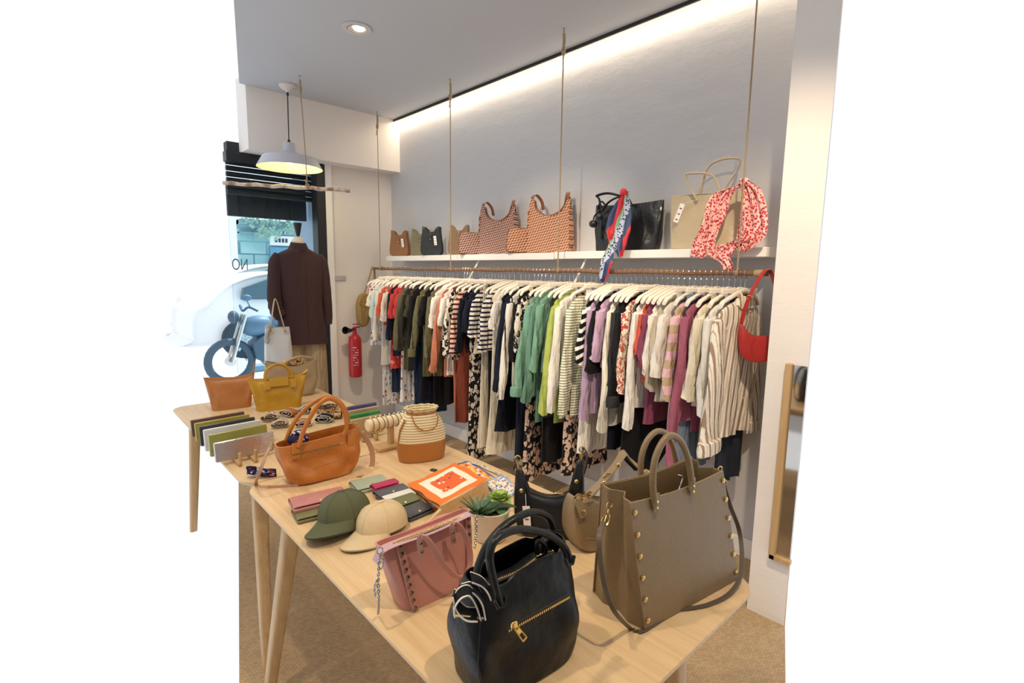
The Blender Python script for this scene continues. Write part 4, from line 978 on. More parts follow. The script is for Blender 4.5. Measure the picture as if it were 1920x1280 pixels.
# ================= pendant lamp, downlight, branch =================
pl = PY(541, 162, 4.42)
t = thing('pendant_lamp', 'grey metal dome pendant lamp lit inside, hanging near the shop window', 'lamp', (1.60, 4.42, ZC))
GM = plain('bcbcc4', .35, name='grey_enamel', var=.02)
build('ceiling_rose', MB().lathe([(.062, 0), (.066, -.012), (.045, -.035), (.016, -.05), (.012, -.06)], cap0=True, cap1=True, n=28), plain('dcd3cc', .5), t)
build('cord', MB().tube([(0, 0, -.055), (-.004, 0, -.25), (-.006, 0, -.44)], .0045, 8), BLACK, t)
build('cord_grip', MB().lathe([(.008, -.06), (.009, -.085)], n=12, cap0=True, cap1=True).lathe([(.011, -.425), (.011, -.45)], (-.006, 0, 0), 12, cap0=True, cap1=True), BLACK, t)
sh = [(.010, -.445), (.042, -.45), (.046, -.46), (.046, -.515), (.055, -.522), (.070, -.530), (.082, -.545), (.15, -.552), (.205, -.565), (.248, -.64), (.252, -.648)]
ins = [(.249, -.648), (.243, -.640), (.200, -.570), (.14, -.558), (.03, -.55)]
build('shade', MB().lathe(sh, (-.006, 0, 0), 48).lathe([(.252, -.648), (.249, -.648)], (-.006, 0, 0), 48), GM, t, ang=30)
yl = plain('f3e6b0', .5, name='cream_enamel', var=.01)
build('shade_lining', MB().lathe(ins, (-.006, 0, 0), 48), yl, t)
eb = NT('warm_bulb'); eb.b.inputs['Emission Color'].default_value = (1, .86, .5, 1); eb.b.inputs['Emission Strength'].default_value = 8; eb.color('fff2c8'); eb.pr(.4)
build('bulb', MB().sphere((-.006, 0, -.585), .028, n=16).lathe([(.016, -.56), (.016, -.545)], (-.006, 0, 0), 14), eb.mat, t)
t = thing('recessed_downlight', 'round white recessed downlight in the ceiling, lit inside', 'ceiling light', (1.553, 3.114, ZC))
build('trim_ring', MB().lathe([(.092, .0), (.092, -.004), (.064, -.006), (.060, .0)], n=48), plain('bdbdbf', .5), t)
build('inner_ring', MB().lathe([(.088, -.0045), (.088, -.007), (.058, -.009), (.048, .001), (.044, .0)], n=48), plain('cfcfd0', .4), t)
build('reflector', MB().lathe([(.050, -.008), (.044, .0), (.001, .002)], n=36), plain('c7ac90', .3), t)
el = NT('lamp_lens'); el.b.inputs['Emission Color'].default_value = (1, .95, .88, 1); el.b.inputs['Emission Strength'].default_value = 6; el.color('ffffff'); el.pr(.4)
build('lens', MB().sphere((.012, -.012, -.006), .034, sc=(1, 1, .25), n=20), el.mat, t)
pz = PY(577, 350, 4.157).z
a = PZ(656, 357, pz); b = PZ(418, 343, pz); mid = PY(577, 350, 4.157)
t = thing('hanging_branch', 'pale whitewashed branch hanging level below the pendant lamp', 'branch', mid)
d = (a-b); m = MB(); pts = [b+d*k/16-mid+V(0, 0, .004*sin(k*1.9)+.003*sin(k*3.1)) for k in range(17)]
bm_ = NT('bark'); bm_.color(bm_.mix(bm_.step(bm_.noise(18, 4), .45, .62), 'd6c6b6', '9c7d63')); bm_.bump(bm_.noise(50, 3), .4, .003)
build('stem', m.tube(pts, [.0145+.0015*sin(k*2.2) for k in range(17)], 12), bm_.pr(.8), t)
m = MB().ring((.0, 0, 0), .019, .004, d.normalized()).ring(d.normalized()*.009, .019, .004, d.normalized()).ring(d.normalized()*-.009, .0185, .0035, (d.normalized()+V(0, 0, .3))); m.tube([(0, 0, .015), (-.02, -.002, .05)], .006)
build('lashing', m, TWINE, t)
top = PZ(562, 142, ZC)
t = thing('hanging_rope', 'twine rope from the ceiling beside the pendant lamp holding the branch', 'rope', mid)
d2 = top-mid
build('cord', MB().tube([(-.004, 0, .02), d2*.3, d2*.7, d2-V(0, 0, .10)], .0042, 8), TWINE, t)
build('knot', MB().sphere(d2-V(0, 0, .10), .014, sc=(1, 1, 2.2), n=10).tube([d2-V(0, 0, .10), d2-V(0, 0, .03)], .008), TWINE, t)
build('tie', MB().tube([d2-V(0, 0, .10), V(1.60+.04, 4.40, ZC-.03)-mid], .005), TWINE, t)
build('ceiling_hook', MB().tube([d2-V(0, 0, .04), d2], .002, 6).lathe([(.012, -.003), (.012, 0)], d2, 12, 0, None, True, True), STEEL, t)
# ================= mirror on the pier =================
mz0 = .30; t = thing('wall_mirror', 'tall mirror in a light wooden frame on the right pier wall', 'mirror', (XP-.002, .735, mz0))
build('frame', MB().box((-.014, .032, .44), (.028, .026, .88), bev=.003).box((-.014, .0, .012), (.028, .088, .024), bev=.003), OAKZ, t)
build('glass', MB().box((-.006, -.003, .445), (.006, .068, .86)), plain('c9c4bb', .05, 1, 'mirror_glass'), t)
# ================= TABLES =================
TZ = .75; Z0 = TZ+.0006
def table(label, x0, x1, y0, y1, legs):
    t = thing('display_table', label, 'table', ((x0+x1)/2, (y0+y1)/2, 0)); w_, l_ = x1-x0, y1-y0; r = .075
    def rr(ins, z):
        out = []
        for sx, sy, a0 in ((1, 1, 0), (-1, 1, 90), (-1, -1, 180), (1, -1, 270)):
            for k in range(7): a = radians(a0+15*k); out.append(V(sx*(w_/2-r)+(r-ins)*cos(a), sy*(l_/2-r)+(r-ins)*sin(a), z))
        return out
    build('tabletop', MB().loft([rr(.022, TZ-.026), rr(.004, TZ-.014), rr(0, TZ-.008), rr(0, TZ-.003), rr(.002, TZ)]), OAK, t, ang=50)
    for (tx, ty, fx, fy) in legs:
        rings = []
        for k in range(9):
            u = k/8; c = V(tx+(fx-tx)*u-(x0+x1)/2, ty+(fy-ty)*u-(y0+y1)/2, TZ-.02-(TZ-.02)*u); s_ = .029-.011*u
            rings.append([c+V(s_*math.copysign(abs(cos(a))**.45, cos(a)), s_*math.copysign(abs(sin(a))**.45, sin(a)), 0) for a in [q*pi/12 for q in range(24)]])
        build('leg', MB().loft(rings), OAKZ, t)
    m = MB()
    for yy in (-1, 1): m.box((0, yy*(l_/2-.16), TZ-.045), (w_-.22, .03, .045), bev=.003)
    for xx in (-1, 1): m.box((xx*(w_/2-.12), 0, TZ-.045), (.03, l_-.34, .045), bev=.003)
    build('under_frame', m, OAKZ, t)
    return t
table('pale oak display table nearest the camera, holding the large taupe and black handbags', .50, 1.325, .463, 1.985, ((.575, 1.70, .49, 1.80), (1.24, 1.86, 1.29, 1.92), (.58, .56, .52, .50), (1.12, .60, 1.17, .56)))
table('pale oak display table behind the first one, holding the yellow bag and clutches', .50, 1.325, 1.992, 3.40, ((.60, 2.16, .535, 1.95), (1.26, 2.1, 1.30, 2.05), (.60, 3.30, .56, 3.36), (1.25, 3.30, 1.29, 3.36)))
class Fr:
    def __init__(s, t): s.t = t; s.R = Matrix.Rotation(-t.rotation_euler[2], 3, 'Z'); s.o = V(*t.location)
    def __call__(s, p): return s.R @ (p-s.o)
def on_line(px, py, A, B):  # point on the vertical plane through A and B seen at the pixel
    d = ray(px, py); n_ = V(-(B[1]-A[1]), B[0]-A[0], 0); t_ = (V(A[0], A[1], 0)-V(0, 0, 0)).dot(n_)/V(d.x, d.y, 0).dot(n_)
    return CAM+d*t_
BLK = leather('121213', 330, .22, .36, .9); BLK.node_tree.nodes['Principled BSDF'].inputs['Specular IOR Level'].default_value = .33; TAU = leather('87704f', 300, .5, .40, .25, var=.04); PNK = leather('c98c80', 340, .4, .38, .3, var=.05); TAN = leather('c8792f', 330, .3, .38, .9)
# ---------- black handbag (front) ----------
t = thing('handbag', 'large black leather handbag with front zip and a striped belt, nearest the camera', 'handbag', (.668, .700, Z0), radians(-6)); L_ = Fr(t)
dip = lambda x, y: .012*(x/.10) + (-.012*math.exp(-((x+.06)/.02)**2)-.012*math.exp(-((x-.075)/.015)**2))
bb = shell(.245, .158, .228, .085, .228, 3.6, 64, 18, bulge=.016, wr=.010, seed=11, topz=dip, inner=.3)
build('body', bb, BLK, t)
fy = -.082
A = V(.56, .620); B = V(.76, .600)
fp = lambda px, py, off=0: L_(on_line(px, py, (A.x, A.y-.008-off), (B.x, B.y-.008-off)))
fpt = lambda px, py, off=0: L_(on_line(px, py, (.56, .628+off), (.76, .608+off)))
z_ = [fp(952+115*k/10, 1182-64*k/10, .0145-.004*abs(k-5)/5) for k in range(11)]
zz = zipper(t, z_, .0085, (0, -1, 0), 'front_zip')
pl_ = MB(); a0 = fp(964, 1171, .020); a1 = fp(985, 1199, .022); dd = (a1-a0)
pl_.box(a0, (.013, .005, .010), bev=.0015)
n1 = dd.cross(V(0, 1, 0)).normalized()
for s_ in (-1, 1): pl_.tube([a0+dd*.15+n1*.0032*s_, a0+dd*.95+n1*.0045*s_], .0016, 6)
pl_.tube([a0+dd*.15-n1*.0032, a0+dd*.15+n1*.0032], .0018, 6).tube([a0+dd*.95-n1*.0045, a0+dd*.95+n1*.0045], .0018, 6).box(a0+dd*.4, (.006, .003, .012), M=Matrix((dd.cross(V(0, 1, 0)).normalized(), V(0, 1, 0), dd.normalized())).transposed())
plabel(build('zip_puller', pl_, GOLD, zz), 'gold zip puller')
ztop = [V(-.088+.176*k/10, -.012+.004*sin(k), .205+.012*(-.088+.176*k/10)/.1) for k in range(11)]
build('top_panel', MB().strap([p-V(0, 0, .004) for p in ztop], .055, .002, (0, 1, 0)), BLK, t)
zt = zipper(t, ztop, .008, (0, 0, 1), 'top_zip'); build('zip_slider', MB().box(ztop[8]+V(0, 0, .006), (.016, .01, .006), bev=.002), GOLD, zt)
h1 = cat([fpt(938, 1132, .002), fpt(925, 1085, .006), fpt(918, 1045, .008), fpt(926, 1015, .012), fpt(950, 998, .018), fpt(985, 992, .022), fpt(1030, 1003, .022), fpt(1058, 1026, .018), fpt(1068, 1052, .012)], 6)
build('handle', MB().tube(h1, .0072, 12, flat=1.25), BLK, t)
h2 = cat([fpt(892, 1085, .075), fpt(898, 1058, .075), fpt(915, 1020, .078), fpt(950, 982, .08), fpt(995, 960, .085), (fpt(1025, 967, .09)), fpt(1037, 990, .09), fpt(1030, 1005, .088), fpt(1016, 1018, .085), fpt(1010, 1040, .08)], 6)
build('handle', MB().tube(h2, .0072, 12, flat=1.25), BLK, t)
m = MB()
m.tube(cat([fpt(1008, 1015, .075), fpt(1022, 1022, .07), fpt(1020, 1045, .07), fpt(1008, 1040, .075)], 5, True), .005, 8, closed=True)
for px, py, o_ in ((938, 1128, -.002), (1068, 1050, -.002)): c = fpt(px, py, o_); m.tube([c+V(-.012, 0, .006), c+V(-.006, -.002, -.008), c+V(.006, -.002, -.008), c+V(.012, 0, .006)], .0038, 8)
build('handle_loop', m, BLK, t)
build('side_seam', MB().tube(cat([V(-.108, -.040, .205), V(-.127, -.060, .15), V(-.133, -.066, .08), V(-.118, -.066, .005)], 5), .0016, 6), BLK, t)
# striped belt looped over the left corner
bm1 = fabric('1a1a1c', weave=500, fold=.1); wc = plain('e9e2d6', .8, name='white_cord')
lp = V(-.108, -.045, .19)
mb_, mw = MB(), MB()
def belt_loop(pts, side, w_=.024):
    p_ = cat(pts, 7); mb_.strap(p_, w_, .0028, side); sd = V(*side)
    for s_ in (-1, 1):
        q_ = []
        for i, p in enumerate(p_):
            tn = (p_[min(i+1, len(p_)-1)]-p_[max(i-1, 0)]).normalized(); q_.append(p+(sd-tn*sd.dot(tn)).normalized()*w_/2*s_)
        mw.tube(q_, .0017, 6)
g = lambda px, py, off=.0: L_(on_line(px, py, (.53, .69-off), (.68, .665-off)))
belt_loop([g(884, 1082), g(905, 1092, .004), g(918, 1112, .006), g(921, 1138, .006), g(912, 1158, .004)], (.45, .8, .2))
belt_loop([g(868, 1104, .01), g(886, 1102, .014), g(903, 1122, .016), g(910, 1152, .014)], (.5, .8, .2))
belt_loop([g(851, 1112, .02), g(858, 1135, .024), g(874, 1150, .026), g(893, 1152, .026)], (.5, .8, .5))
belt_loop([g(853, 1150, .03), g(853, 1130, .03), g(864, 1112, .028), g(880, 1108, .026), g(893, 1128, .022), g(902, 1156, .02)], (.5, .8, .3), .02)
bt_ = build('belt', mb_, bm1, t); plabel(bt_, 'black belt with white stitched edges'); build('edge_cord', mw, wc, bt_)
build('belt_buckle', MB().tube([g(852, 1153, .035), g(910, 1158, .02)], .0028, 8).tube([g(852, 1153, .035), g(851, 1135, .035)], .002, 8), GOLD, bt_)
# ---------- taupe studded tote ----------
A = V(.946, .569); B = V(1.296, .518)
cx, cy = (A.x+B.x)/2+.012, (A.y+B.y)/2+.078
t = thing('studded_tote', 'large taupe leather tote with gold studs and rolled handles, right front of table', 'handbag', (cx, cy, Z0), math.atan2(B.y-A.y, B.x-A.x)); L_ = Fr(t)
def prism(Lb, Lt, Db, Dt, Hh, n=10, lean=0):
    rings = []
    for i in range(n+1):
        u = i/n; a = (Lb+(Lt-Lb)*u)/2; b = (Db+(Dt-Db)*u)/2; pin = .028*u
        ring = []
        pts = [(-a, -b), (a, -b), (a+.012*(1-u), -b*.5), (a-pin, 0), (a+.012*(1-u), b*.5), (a, b), (-a, b), (-a-.012*(1-u), b*.5), (-a+pin, 0), (-a-.012*(1-u), -b*.5)]
        for k in range(len(pts)):
            p, q = pts[k], pts[(k+1) % len(pts)]
            for j in range(5): f = j/5; ring.append(V(p[0]+(q[0]-p[0])*f, p[1]+(q[1]-p[1])*f+lean*u, Hh*u-(.010*u*sin(pi*max(0, min(1, (p[0]+(q[0]-p[0])*f+a)/(2*a)))))))
        rings.append(ring)
    return rings
R_ = prism(.355, .335, .165, .105, .300)
lean_ = lambda p: V(p.x-(.047-.020*(p.y/.08+1)*.5)*p.z/.3, p.y, p.z)
R_ = [[lean_(p) for p in r] for r in R_]
inn = [[V(p.x*.975, p.y*.93, p.z-d) for p in R_[-1]] for d in (.0, .02)]+[[V(p.x*.965, p.y*.90, p.z) for p in R_[k]] for k in (8, 6, 4)]
build('body', MB().loft(R_+inn), TAU, t, ang=50)
for s_ in (-1, 1):
    y_ = lambda u: s_*(.0825+(.0525-.0825)*u)+s_*.003; sh_ = .047-(.020 if s_ > 0 else 0)
    panel = []
    for i in range(11):
        u = i/10; a = (.355+(.335-.355)*u)/2+.004; xs = -sh_*u
        panel.append([V(xs-a+2*a*k/14, y_(u)+s_*.004*sin(pi*k/14)*sin(pi*u), .300*u-.010*u*sin(pi*k/14)+.002) for k in range(15)]+[V(xs-a+2*a*k/14, y_(u)-s_*.003, .300*u-.010*u*sin(pi*k/14)+.002) for k in reversed(range(15))])
    pf = build('front_panel' if s_ < 0 else 'back_panel', MB().loft(panel), TAU, t, ang=50)
    for sx in (-1, 1):
        for k in range(6):
            u = .06+.17*k; a = (.355-.02*u)/2-.006
            build('stud', MB().stud((sx*a-sh_*u, y_(u)+s_*.0015, .300*u+.006), (0, s_, 0), .0066, .004, n=16), GOLD, pf)
lA = lambda px, py, off=0: L_(on_line(px, py, (A.x, A.y+off), (B.x, B.y+off)))
for off, pts in ((.018, [(1228, 948), (1224, 905), (1228, 862), (1243, 828), (1259, 816), (1277, 828), (1290, 860), (1297, 905), (1296, 918)]), (.155, [(1204, 925), (1201, 885), (1204, 850), (1216, 822), (1234, 808), (1252, 816), (1264, 845), (1270, 885), (1268, 905)])):
    p_ = cat([lA(px, py, off) for px, py in pts], 6)
    hd = build('handle', MB().tube(p_, .0078, 14), TAU, t)
    m = MB(); mg = MB(); s_ = -1 if off < .1 else 1
    for e in (p_[0], p_[-1]):
        m.strap([e+V(0, s_*.003, .03), e+V(0, s_*.004, 0), e+V(0, s_*.004, -.012)], .018, .004, (1, 0, 0))
        for d in (.012, -.002): mg.stud(e+V(0, s_*.006, d), (0, s_, 0), .0038, .003)
    build('handle_tab', m, TAU, hd); build('rivet', mg, GOLD, hd)
SD = leather('5e5040', 250, .4, .5, .1)
sl_ = cat([lA(1136, 972, .09), lA(1124, 1000, .05), lA(1126, 1050, .03), lA(1135, 1100, .012), lA(1152, 1145, -.006), L_(PZ(1180, 1176, TZ+.008)), L_(PZ(1200, 1183, TZ+.004)), L_(PZ(1228, 1168, TZ+.004)), L_(PZ(1262, 1145, TZ+.004))], 8)
build('shoulder_strap', MB().strap(sl_, .012, .0035, (.5, -.8, .1)), SD, t)
sr_ = cat([lA(1356, 905, .06), lA(1368, 945, .05), lA(1385, 990, .05), lA(1391, 1035, .02), lA(1388, 1080, -.015), L_(PZ(1368, 1112, TZ+.006)), L_(PZ(1330, 1132, TZ+.004)), L_(PZ(1290, 1140, TZ+.004)), L_(PZ(1258, 1142, TZ+.004))], 8)
build('shoulder_strap', MB().strap(sr_, .012, .0035, (.5, -.8, .1)), SD, t)
m = MB(); clasp(m, lA(1143, 947, .09), 1.1, (-.5, -.3, -.8)); clasp(m, lA(1350, 880, .06), 1.1, (.2, -.1, -.95)); m.ring(lA(1134, 975, .09), .009, .0018, (0, 1, 0)); m.ring(lA(1356, 903, .06), .008, .0018, (1, .4, 0))
build('clasp', m, GOLD, t)
build('inner_hook', MB().tube(cat([lA(1262, 925, .03), lA(1272, 918, .06), lA(1280, 895, .07), lA(1272, 890, .07)], 5), .0015, 6), CHROME, t)
# ---------- crescent hobo bags ----------
def hobo(name, label, c, rz, L0, Hb, D, mat, horn, zipm, sn=1):
    t = thing(name, label, 'handbag', (c[0], c[1], Z0), rz); a = L0/2
    hl, hr = horn
    pr = [(-a*.72, 0), (-a*.97, Hb*.30), (-a*1.04, Hb*.75), (-a*1.0, hl-.01), (-a*.93, hl), (-a*.82, hl-.015), (-a*.62, Hb*1.0), (-a*.3, Hb*.88), (0, Hb*.84), (a*.3, Hb*.88), (a*.62, Hb*1.02), (a*.82, hr-.015), (a*.93, hr), (a*1.0, hr-.01), (a*1.04, Hb*.75), (a*.97, Hb*.30), (a*.72, 0), (0, -.003)]
    P_ = [(v.x, max(0, v.z)) for v in cat([(x, 0, z) for x, z in pr], 4, True)]; cz = Hb*.45
    rings = []
    for f, yy in ((.80, -1), (.93, -.86), (1.0, -.5), (1.0, 0), (1.0, .5), (.93, .86), (.80, 1)):
        rings.append([V(x*(1-(1-f)*.6), yy*D/2*(1-.55*max(0, min(1, (z-Hb*.3)/(Hb)))), max(.0, (cz+(z-cz)*f) if z > cz else cz+(z-cz)*(1-(1-f)*.35))) for x, z in P_])
    b = build('body', MB().loft(rings), mat, t)
    zp = [V(-a*.6+1.2*a*k/10, 0, Hb*.865+.14*Hb*(abs(k-5)/5)**2+.004) for k in range(11)]
    z = zipper(t, zp, .008, (0, 0, 1), 'top_zip', metal=zipm); build('zip_slider', MB().box(zp[7]+V(0, 0, .004), (.014, .009, .005), bev=.002).box(zp[7]+V(.008, -.006, .006), (.022, .004, .003)), zipm, z)
    build('base_seam', MB().tube(cat([V(-a*.9, -D*.44, Hb*.36), V(-a*.4, -D*.505, Hb*.24), V(a*.4, -D*.505, Hb*.24), V(a*.9, -D*.44, Hb*.36)], 6), .0015, 6), mat, t)
    return t, a
BLH = leather('17181c', 420, .25, .36, .2)
t, a = hobo('hobo_bag', 'black crescent hobo bag with gold clasps standing beside the potted plant', (1.102, 1.015), radians(-50), .205, .135, .085, BLH, (.205, .245), GOLD)
m = MB(); g1 = MB()
for sx, hz in ((-1, .205), (1, .245)):
    m.ring((sx*a*.93, -.006, hz-.012), .009, .002, (0, 1, 0)); m.tube([(sx*a*.93, -.010, hz-.004), (sx*a*.94, -.012, hz+.022)], .003, 8); m.ring((sx*a*.94, -.012, hz+.03), .009, .0022, (.3, 1, 0))
    g1.strap([(sx*a*.90, -.016, hz-.016), (sx*a*.80, -.030, hz-.06), (sx*a*.74, -.036, hz-.085)], .022, .004, (1, 0, 0)); m.stud((sx*a*.80, -.034, hz-.062), (0, -1, .3), .006, .003)
build('clasp', m, GOLD, t); build('strap_tab', g1, BLH, t)
build('shoulder_strap', MB().strap(cat([(-a*.94, -.012, .236), (-a*1.1, .04, .19), (-a*.6, .09, .08), (0, .10, .02), (a*.7, .09, .09), (a*1.1, .04, .22), (a*.94, -.01, .276)], 6), .020, .004, (0, .3, 1)), BLH, t)
tagcard(t, (-.062, -.052, .066), .022, .075, 0, -.08, str_to=(-.07, -.03, .14))
t, a = hobo('hobo_bag', 'taupe hobo bag half hidden behind the large studded tote', (1.215, .868), radians(-16), .30, .150, .10, leather('96805f', 360, .4, .42, .3), (.165, .19), GOLD)
m = MB(); g1 = MB()
for sx, hz in ((-1, .165), (1, .19)):
    m.ring((sx*a*.90, -.03, hz), .012, .0028, (.2, 1, 0)); m.tube([(sx*a*.88, -.032, hz+.004), (sx*a*.74, -.034, hz+.006)], .004, 8); m.ring((sx*a*.70, -.034, hz+.006), .010, .0025, (.2, 1, 0))
    g1.strap([(sx*a*.92, -.03, hz-.006), (sx*a*.84, -.046, hz-.05)], .026, .004, (1, 0, 0)); m.stud((sx*a*.86, -.046, hz-.035), (0, -1, .2), .006, .003)
build('clasp', m, GOLD, t)
g1.strap(cat([(-a*.68, -.034, .172), (-a*.35, -.03, .205), (0, -.02, .24), (a*.3, 0, .262), (a*.5, .01, .235), (a*.68, -.03, .20)], 6), .024, .005, (.1, 1, .4)); m2 = MB().stud((-a*.40, -.044, .203), (-.3, -1, .3), .006, .003).stud((-a*.02, -.034, .243), (-.3, -1, .3), .006, .003); m2.ring((-a*.25, -.03, .215), .014, .0022, (0, 1, .4), sc=.7)
s1 = build('shoulder_strap', g1, leather('96805f', 360, .4, .42, .3), t); build('buckle', m2, GOLD, s1)
# ---------- pink studded bag ----------
A = V(.574, .966); B = V(.764, .958)
t = thing('studded_bag', 'pink leather bag with metal studs and a hanging chain beside the caps', 'handbag', ((A.x+B.x)/2+.004, A.y+.045, Z0), radians(-2)); L_ = Fr(t)
pA = lambda px, py, off=0: L_(on_line(px, py, (A.x, A.y+off), (B.x, B.y+off)))
tl, tr = pA(716, 1031, .02), pA(890, 962, .02); bl_, br_ = V(-.099, 0, 0), V(.095, 0, 0)
rings = []
for i in range(13):
    u = i/12; xl = bl_.x+(tl.x-bl_.x)*u; xr = br_.x+(tr.x-br_.x)*u; zl = tl.z*u; zr = tr.z*u; b = .046*(1-u)+.020*u; ring = []
    for k in range(60):
        th = 2*pi*k/60; c, s_ = cos(th), sin(th); f = math.copysign(abs(c)**(2/5), c); x = (xl+xr)/2+(xr-xl)/2*f; y = b*math.copysign(abs(s_)**(2/4), s_)+.003*sin(th*4+u*4)*sin(pi*u)
        ring.append(V(x, y, zl+(zr-zl)*(f+1)/2-.006*u*(1-f*f)))
    rings.append(ring)
inn = [[V(p.x*.97, p.y*.85, p.z-d) for p in rings[-1]] for d in (0, .012)]
build('body', MB().loft(rings+inn), PNK, t)
build('top_panel', MB().strap(cat([tl+V(-.018, 0, -.022), tl+V(.01, 0, .003), tl*.5+tr*.5+V(0, 0, -.001), tr+V(-.03, 0, .004), tr+V(-.012, 0, .002)], 6), .027, .003, (0, 1, 0)), leather('c9a3a8', 340, .3, .4, .3), t)
zipper(t, [tl+(tr-tl)*(k/10)+V(0, 0, .004) for k in range(1, 10)], .008, (0, 0, 1), 'top_zip', 'a98a6d')
yb = lambda u: -(.046*(1-u)+.020*u)
pt = MB(); st = []
for colx in ((lambda u: bl_.x+.022+(tl.x+.045-bl_.x-.022)*u), (lambda u: br_.x-.012+(tr.x-.016-br_.x+.012)*u)):
    p_ = [V(colx(u), yb(u)-.0035, (tl.z*(1-(colx(u)-tl.x)/(tr.x-tl.x))+tr.z*((colx(u)-tl.x)/(tr.x-tl.x)))*u) for u in [k/10 for k in range(11)]]
    pt.strap(p_, .018, .003, (1, 0, 0)); st.append(p_)
pn = build('stud_strip', pt, PNK, t)
for p_ in st:
    for k in range(9):
        i = .5+k*1.12; j = min(int(i), 9); q = p_[j]+(p_[j+1]-p_[j])*(i-j)
        build('stud', MB().stud(q+V(0, -.0018, 0), (0, -1, .12), .0052, .005, n=14), BRONZE, pn)
hp = [(790, 1042, -.001), (787, 1012, -.004), (796, 1007, -.014), (812, 1025, -.020), (832, 1058, -.026), (856, 1080, -.028), (876, 1075, -.028), (882, 1040, -.026), (872, 1003, -.02), (856, 982, -.012), (848, 990, -.004), (851, 1018, -.001)]
hd = build('handle', MB().strap(cat([pA(px, py, o_*.9) for px, py, o_ in hp], 6), .015, .004, (.45, -.55, .35)), PNK, t)
m = MB()
for px, py in ((789, 1018), (791, 1034), (849, 998), (851, 1012)): m.stud(pA(px, py, -.006), (0, -1, .1), .004, .004)
build('rivet', m, BRONZE, hd)
build('handle', MB().strap(cat([pA(802, 990, .07), pA(820, 972, .085), pA(850, 965, .09), pA(862, 972, .07)], 6), .015, .004, (0, 1, .3)), PNK, t)
def chain(pts, r=.0042, w_=.0011):
    m = MB(); P_ = cat(pts, 10); acc = 0; last = P_[0]; k = 0
    for i in range(1, len(P_)):
        while (P_[i]-last).length > r*1.5:
            d = (P_[i]-last).normalized(); c = last+d*r*.75; last = last+d*r*1.5
            sd = d.cross(V(0, 1, 0)).normalized() if k % 2 else V(0, 1, 0); sd = (sd-d*sd.dot(d)).normalized()
            q_ = Matrix((d, d.cross(sd), sd)).transposed(); m.tube([c+q_ @ V(r*cos(a), r*.65*sin(a), 0) for a in [j*pi/5 for j in range(10)]], w_, 5, closed=True, up=sd); k += 1
    return m
ch = build('chain', chain([pA(711, 1052, .0), pA(709, 1090, -.004), pA(710, 1125, -.006), L_(PZ(709, 1152, TZ+.003))]), STEEL, t)
m = MB(); clasp(m, pA(712, 1032, .01), .9, (-.1, -.3, -1)); build('clasp', m, STEEL, ch)
build('chain_tail', chain([pA(708, 1085, -.002), pA(702, 1100, -.004), pA(704, 1120, -.004)], .0035, .0009).add([], []), STEEL, ch)
build('chain', chain([pA(893, 968, .0), pA(893, 1000, -.004), pA(890, 1030, -.004)]), STEEL, t)
# ---------- plant ----------
pc = V(.945, 1.105); t = thing('potted_plant', 'small beige ceramic pot with green succulents between the scarves and black bag', 'plant', (pc.x, pc.y, Z0))
build('pot', MB().lathe([(.040, 0), (.046, .003), (.056, .085), (.057, .094), (.053, .095), (.050, .085), (.001, .083)], n=40, cap0=True), plain('dccbb4', .55, name='ceramic', bump=.1), t)
build('soil', MB().lathe([(.050, .084), (.001, .087)], n=24), plain('3a2d22', .95), t)
def leaf(base, d, L, w_, th=.003, cup=.2, droop=0, n=7, tip=.15):
    d = V(*d).normalized(); s_ = d.cross(V(0, 0, 1)); s_ = s_.normalized() if s_.length > .01 else V(1, 0, 0); u_ = s_.cross(d).normalized(); R_ = []
    for i in range(n+1):
        q = i/n; ww = w_*(sin(pi*(q*.82+.14))**.8)*(1 if q < .95 else tip); c = V(*base)+d*L*q+V(0, 0, -droop*q*q)
        R_.append([c+s_*ww*cos(a)+u_*(th*sin(a)*(1-q*.6)+cup*ww*abs(cos(a))) for a in [k*pi/4 for k in range(8)]])
    return MB().loft(R_)
def gr(a, b): 
    t_ = NT('succulent_leaf'); t_.color(t_.mix(t_.noise(60, 2), a, b)); return t_.pr(.45)
ag = gr('5f7f58', '3f6246'); rs = gr('b3c662', '7ea04a'); dg = gr('3f6b3f', '5e8a4c'); r_ = random.Random(2)
def merge(ms):
    o = MB()
    for q in ms: o.add(q.v, q.f)
    return o
build('spiky_succulent', merge([leaf((-.040+.004*cos(k), .006+.004*sin(k), .085), (cos(k*2.4)*(1.0+.2*(k % 3)), sin(k*2.4), .35+.9*(1-k/30)), .055+.02*r_.random(), .0055, .002, .3) for k in range(30)]), ag, t)
build('rosette_succulent', merge([leaf((.026, -.012, .112+.0005*k), (cos(k*2.4), sin(k*2.4), .10+k*.045), .047-.0009*k, .0135, .0028, .35, tip=.5) for k in range(26)]), rs, t)
build('broad_leaves', merge([leaf((.02, -.004, .090), (cos(k*1.05+.3), sin(k*1.05+.3), .25 if k % 2 else .05), .062, .015, .0022, .25, .012, tip=.4) for k in range(7)]), dg, t)
